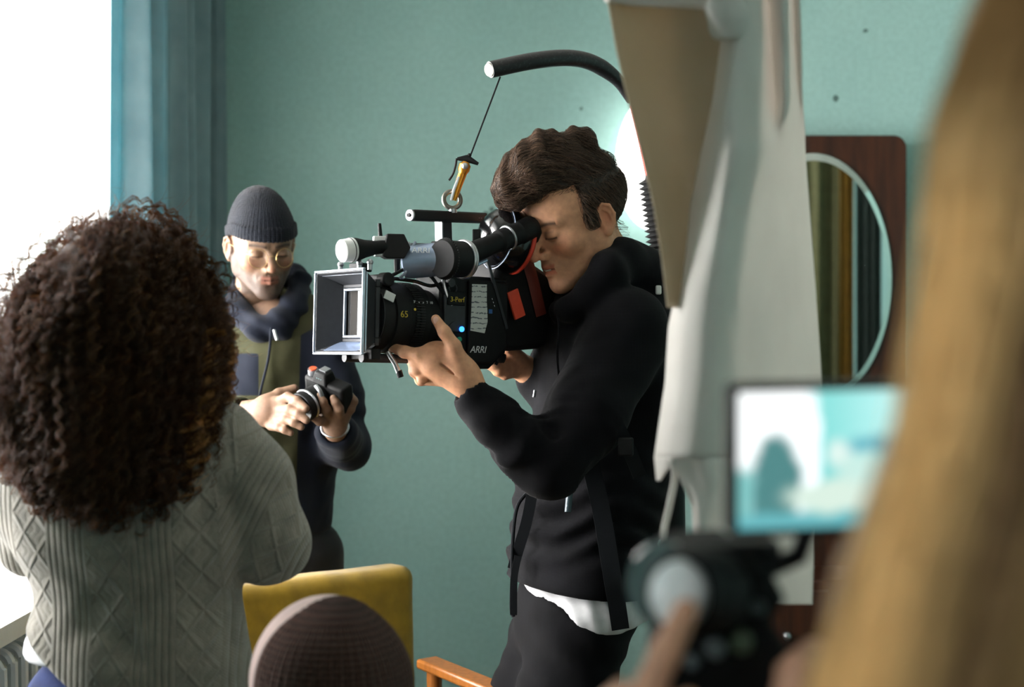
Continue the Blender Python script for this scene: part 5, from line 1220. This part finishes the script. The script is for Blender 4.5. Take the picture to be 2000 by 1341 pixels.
skin('coat',coat,BC-np.array((.32,.22,.8)),BC+np.array((.32,.42,-.05)),.012,cloth_mat('dark_brown_wool',(48,36,32),500,.4),bp)
def btrs(P):
    d=ell(P,BC+np.array((0,0,-.64)),(.17,.16,.09))
    for s in (-1,1): d=smin(d,chain(P,[BC+np.array((s*.09,.0,-.62)),BC+np.array((s*.12,.42,-.52)),np.array([BC[0]+s*.12,BC[1]+.30,.06])],[.10,.07,.055],.03),.03)
    return smax(d,.02-P[:,2],.01)
skin('trousers',btrs,np.array((BC[0]-.32,BC[1]-.2,.0)),BC+np.array((.32,.55,-.4)),.014,cloth_mat('dark_cotton',(30,30,36),500,.4),bp)
for s in (-1,1):
    x=BC[0]+s*.12; y=BC[1]+.33; skin('shoe',lambda P:smax(smin(ell(P,(x,y+.04,.045),(.045,.13,.045)),ell(P,(x,y-.03,.07),(.042,.05,.06)),.03),-P[:,2]+.002,.004),(x-.07,y-.15,-.01),(x+.07,y+.2,.15),.008,RUBBER,bp)
print('women ok')
# ================================================================== FOREGROUND: BLONDE OPERATOR, MONITOR, CAMERA
bl=thing('person','person with long blonde hair close to the lens, holding the rig with a monitor','person',(.34,.66,0))
HCn=np.array((.315,.68,1.515)); HFn=frame(185,6,0)
def bltr(P):
    d=chain(P,[HCn+np.array((0,-.02,-.16)),np.array((.33,.67,1.25)),np.array((.34,.67,1.0)),np.array((.34,.66,.85))],[.05,.09,.10,.11],.04)
    d=smin(d,chain(P,[np.array((.20,.68,1.26)),np.array((.21,.80,1.02)),W(1245,1420,.93)],[.045,.036,.026],.02),.03)
    d=smin(d,chain(P,[np.array((.47,.68,1.26)),np.array((.5,.82,1.02)),W(1620,1330,.97)],[.045,.036,.026],.02),.03)
    for s in (-1,1): d=smin(d,chain(P,[np.array((.34+s*.09,.66,.85)),np.array((.34+s*.09,.66,.09))],[.085,.038]),.03)
    return d
def blhand(P):
    p=lambda a,b,Y:W(a,b,Y)
    d=rc(P,p(1245,1440,.93),p(1255,1410,.925),.026,.026)
    d=smin(d,chain(P,[p(1258,1400,.915),p(1268,1345,.905),p(1300,1275,.905),p(1340,1192,.912)],[.014,.0105,.0098,.0080],.004),.008)
    d=smin(d,chain(P,[p(1290,1420,.915),p(1330,1400,.905),p(1345,1370,.92)],[.013,.010,.008],.004),.008)
    d=smin(d,chain(P,[p(1290,1450,.915),p(1335,1440,.905),p(1350,1410,.92)],[.013,.0095,.008],.004),.008)
    d=smin(d,chain(P,[p(1285,1475,.92),p(1325,1475,.91),p(1340,1450,.92)],[.012,.009,.0075],.004),.008)
    return smin(d,chain(P,[p(1230,1400,.93),p(1200,1375,.95),p(1215,1350,.96)],[.013,.011,.009],.004),.01)
def blhand2(P):
    p=lambda a,b,Y:W(a,b,Y); d=rc(P,p(1640,1360,.98),p(1600,1320,.965),.026,.024)
    for i in range(4): d=smin(d,chain(P,[p(1590-6*i,1310+38*i,.95),p(1560-6*i,1300+38*i,.935),p(1535-6*i,1310+38*i,.95)],[.012,.0098,.008],.004),.007)
    return smin(d,chain(P,[p(1610,1310,.97),p(1590,1275,.98)],[.013,.009],.004),.01)
lo3,hi3=np.array((.05,.5,.05)),np.array((.62,1.05,1.4))
b1,b2=bounds([W(1190,1180,.89),W(1360,1490,.97)],.02); b3,b4=bounds([W(1500,1260,.92),W(1650,1450,1.0)],.02)
make_body(bl,(HFn,HCn),lambda P:head_sdf(P),lambda P:head_tint(P,FAIR),[(bltr,lo3,hi3,.014)],[(blhand,b1,b2),(blhand2,b3,b4)],hres=.004,hand_h=.0022,base=(.60,.33,.21))
GJ=cloth_mat('grey_blue_jersey',(120,132,142),500,.4,.2)
def top(P):
    d=chain(P,[HCn+np.array((0,-.03,-.2)),np.array((.33,.67,1.22)),np.array((.34,.67,1.0)),np.array((.34,.66,.88))],[.06,.12,.13,.14],.05)
    d=smin(d,chain(P,[np.array((.22,.68,1.22)),np.array((.22,.81,1.02)),W(1245,1470,.93)],[.06,.05,.036],.02),.03)
    d=smin(d,chain(P,[np.array((.46,.68,1.22)),np.array((.5,.83,1.02)),W(1645,1370,.985)],[.06,.05,.036],.02),.03)
    return d+wob(P,30,71)*.005
skin('jumper',top,np.array((.05,.45,.7)),np.array((.65,1.08,1.38)),.01,GJ,bl)
def bltrs(P):
    d=ell(P,(.34,.66,.84),(.17,.14,.12))
    for s in (-1,1): d=smin(d,chain(P,[np.array((.34+s*.09,.66,.82)),np.array((.34+s*.09,.66,.05))],[.10,.055]),.03)
    return d
skin('trousers',bltrs,np.array((.12,.48,-.02)),np.array((.56,.84,1.0)),.014,cloth_mat('charcoal_denim',(36,40,48),800,.3),bl)
for s in (-1,1):
    x=.34+s*.09; skin('shoe',lambda P:smax(smin(ell(P,(x,.72,.045),(.045,.13,.045)),ell(P,(x,.66,.07),(.042,.05,.06)),.03),-P[:,2]+.002,.004),(x-.07,.55,-.01),(x+.07,.9,.15),.008,RUBBER,bl)
# ---- long hair
BH=hair_mat('blonde_hair',(84,50,24),(250,206,134),.2,.38)
ye=[-330,-150,0,250,500,750,900,1100,1341,1600]; xe=[2080,1985,1925,1825,1800,1760,1730,1660,1590,1540]; we=[300,470,560,640,660,650,640,650,680,640]
def hc_(y): return np.interp(y,ye,xe),np.interp(y,ye,we)
def hairbase(P):
    d=ell(P,HCn+np.array((0,-.012,.034)),(.088,.108,.100)); pts=[];rad=[]
    for y in (-60,150,400,700,950,1200,1450):
        e,w_=hc_(y); pts.append(W(e+150,y,.635)); rad.append(.028)
    d=smin(d,chain(P,pts,rad,.03),.03)
    pts=[W(hc_(y)[0]+390,y,.64) for y in (-60,150,400,700,950,1200,1450)]; d=smin(d,chain(P,pts,[.045]*7,.04),.04)
    return d+wob(P*np.array((1,1,.15),np.float32),110,81)*.005
blo,bhi=np.array((.08,.50,1.17)),np.array((.46,.86,1.70))
BO=skin('hair',hairbase,blo,bhi,.006,BH,bl,lambda P:np.tile((.18,0,0),(len(P),1)))
rs=np.random.RandomState(5); n=4200; m_=30; u=rs.rand(n)**1.1; grp=rs.randint(0,60,n); gu=rs.rand(60); u=.35*u+.65*gu[grp]+.04*rs.randn(n); u=np.clip(u,0,1)
ys=np.linspace(-300,1560,m_); S=np.zeros((n,m_,3)); yo=rs.rand(n)*60; gp=rs.rand(60)*6
dep=.575+.04*rs.rand(n)+.05*(2*np.abs(u-.45))**2
for k,y in enumerate(ys):
    e=np.interp(y+yo,ye,xe); w_=np.interp(y+yo,ye,we); px=e+u*w_+14*np.sin(y/230+gp[grp])+5*np.sin(y/90+rs.rand(1)*0+grp); Yk=dep+.012*np.sin(y/300+gp[grp]*2)+.05*np.clip((-y)/300,0,1)
    S[:,k,0]=(px-1000)/FPX*Yk; S[:,k,1]=Yk; S[:,k,2]=EYE-(y+yo-670.5)/FPX*Yk
c=np.zeros((n,3)); gc=rs.rand(60)**1.2; c[:,0]=np.clip(np.interp(u,[0,.1,.2,.3,.42,.6,1],[.75,.95,.8,.4,.12,.3,.1])+.35*(gc[grp]-.4)+.10*rs.randn(n),0,1)  # lit streak on the left and shaded right side set in strand colour
c=c[:,None,:]*np.interp(ys,[-300,120,420],[.1,.25,1])[None,:,None]; strands_mesh('hair_strand',S,.00042,BH,BO,c)['kind']='stuff'  # shadow at the top of the head painted as darker strand roots
# ---- monitor
mo=W(1605,895,.95); mw=np.array((1,.10,.02)); mw/=np.linalg.norm(mw); mu=np.array((-.085,-.10,1)); mu-=mw*np.dot(mu,mw); mu/=np.linalg.norm(mu); mn=np.cross(mw,mu); mn=mn if mn[1]<0 else -mn
mon=thing('field_monitor','blurred field monitor showing a bright teal picture beside the blonde hair','monitor',tuple(mo-np.array((0,0,.055))))
MF=(mw,mn,mu); hw,hh=.0625,.0505
m=MB(mo,MF); m.box((.0,-.009,0),(hw,.0095,hh)); MOH=m.build('monitor_housing',BLACK,mon,bevel=.003)
m=MB(mo,MF)
frame_pts=[(-hw,-hh),(hw,-hh),(hw,hh),(-hw,hh)]
t=.0045
for c_,h_ in (((0,.0025,hh-t/2),(hw,.0025,t/2)),((0,.0025,-hh+t/2),(hw,.0025,t/2)),((-hw+t/2,.0025,0),(t/2,.0025,hh-t)),((hw-t/2,.0025,0),(t/2,.0025,hh-t))): m.box(c_,h_)
m.build('bezel',BLACKG,MOH,bevel=.001)
def screen():
    n=N('screen_picture'); uv=n.new('ShaderNodeSeparateXYZ'); n.l.new(n.co('UV'),uv.inputs[0]); u,v=uv.outputs[0],uv.outputs[1]
    w_=n.math('MULTIPLY',n.math('SUBTRACT',n.noise(6,2,n.co('UV')),.5),.12); u=n.math('ADD',u,w_); v=n.math('ADD',v,w_)
    def ss(x,a,b):
        k=n.new('ShaderNodeMapRange',interpolation_type='SMOOTHSTEP'); k.inputs[1].default_value=a; k.inputs[2].default_value=b; n.l.new(x,k.inputs[0]); return k.outputs[0]
    def blob(cx,cy,rx,ry,s=.35):
        d=n.math('SQRT',n.math('ADD',n.math('POWER',n.math('DIVIDE',n.math('SUBTRACT',u,cx),rx),2),n.math('POWER',n.math('DIVIDE',n.math('SUBTRACT',v,cy),ry),2))); return ss(d,1+s,1-s)
    c=n.mix(ss(u,.45,1.0),s2l((120,196,192)),s2l((168,216,214)))
    c=n.mix(n.math('MULTIPLY',ss(v,.35,.95),.45),c,s2l((96,160,160)))
    c=n.mix(n.math('MULTIPLY',ss(u,.44,.38),1.0),c,s2l((246,250,250)))
    c=n.mix(blob(.43,.40,.055,.42,.3),c,s2l((236,246,248)))
    c=n.mix(blob(.22,.72,.15,.42,.18),c,s2l((70,118,118))); c=n.mix(n.math('MULTIPLY',ss(v,.5,.62),ss(u,.12,.06)),c,s2l((110,170,168)))
    c=n.mix(blob(.60,.47,.07,.10),c,s2l((196,214,208))); c=n.mix(blob(.80,.40,.16,.07),c,s2l((96,160,172))); c=n.mix(blob(.72,.60,.12,.13),c,s2l((176,206,198)))
    c=n.mix(blob(.60,.78,.30,.12),c,s2l((190,208,196))); c=n.mix(ss(v,.86,.93),c,s2l((92,160,166)))
    n.set('Base Color',(.01,.01,.01)); n.set('Roughness',.2); n.set('Emission Color',c); n.set('Emission Strength',1.0); return n.m
V=[mo+mw*x+mu*z+mn*.0022 for x,z in ((-hw+t,-hh+t),(hw-t,-hh+t),(hw-t,hh-t),(-hw+t,hh-t))]
so=mesh_obj('screen',V,[[0,1,2,3]],screen(),MOH,smooth=False); uvl=so.data.uv_layers.new(name='UV')
for i,c_ in enumerate(((0,1),(1,1),(1,0),(0,0))): uvl.data[i].uv=c_
m=MB(); m.tube([mo-mu*.045-mn*.02,W(1560,1085,1.0),W(1500,1110,1.0)],.007,10); m.build('mount_arm',METALB,MOH)
# ---- camera under the monitor
fc=thing('video_camera','dark out-of-focus camera with a bright round glass dial under the monitor','camera',tuple(W(1440,1330,.98)-np.array((0,0,.05))))
m=MB(); 
poly=[(1300,1080),(1345,1064),(1440,1060),(1500,1110),(1530,1165),(1500,1205),(1560,1290),(1590,1420),(1300,1420),(1285,1300)]
pp=[(W(a,b,.98)[0],W(a,b,.98)[2]) for a,b in poly]; m.prism(pp,.965,1.06); FB=m.build('camera_body',BLACK,fc,bevel=.004)
wc=W(1322,1160,.935); wn=np.array((-.62,-.78,.12)); wn/=np.linalg.norm(wn)
m=MB(); m.lathe(wc-wn*.055,wc,[(0,.026),(.01,.030),(.035,.030),(.045,.0275),(.052,.0275),(.055,.024),(.050,.0215)],40,closed=False); FR=m.build('lens_ring',BLACK,fc,angle=40)
gl=plain('white_highlight_dial',(238,244,244),.35,0,.03,40,coat=.5); m=MB(); m.ball(wc-wn*.004,.0205,14,(1,.45,1.12)); m.build('glass_dial',gl,FR)  # white highlight of the glass put into its base colour
wc2=W(1290,1140,.99); m=MB(); m.lathe(wc2-wn*.02,wc2,[(0,.02),(.004,.029),(.018,.0295),(.02,.027),(.02,.012)],36,closed=False); m.build('rear_ring',plain('smoked_glass',(96,112,112),.1,0,.1,30,coat=.8),fc)
for a,b,r,col in ((1378,1160,.0085,(92,104,110)),(1436,1146,.0075,(88,98,100)),(1412,1215,.0075,(96,106,112)),(1398,1264,.0070,(104,112,114)),(1448,1252,.0078,(92,104,84)),(1352,1290,.0050,(100,112,116)),(1480,1185,.005,(70,78,80))):
    m=MB(); q=W(a,b,.963); m.lathe(q,q+np.array((-.2,-1,.05)),[(0,r),(.004,r),(.006,r*.8),(.0062,0.0005)],20); m.build('button',plain('grey_button',col,.35,.1,.08,60),FB)
m=MB(); m.box(W(1466,1075,1.0),(.018,.02,.008)); m.build('cold_shoe',METALB,FB,bevel=.002)
print('foreground ok')
print('scene ok', len(bpy.data.objects))
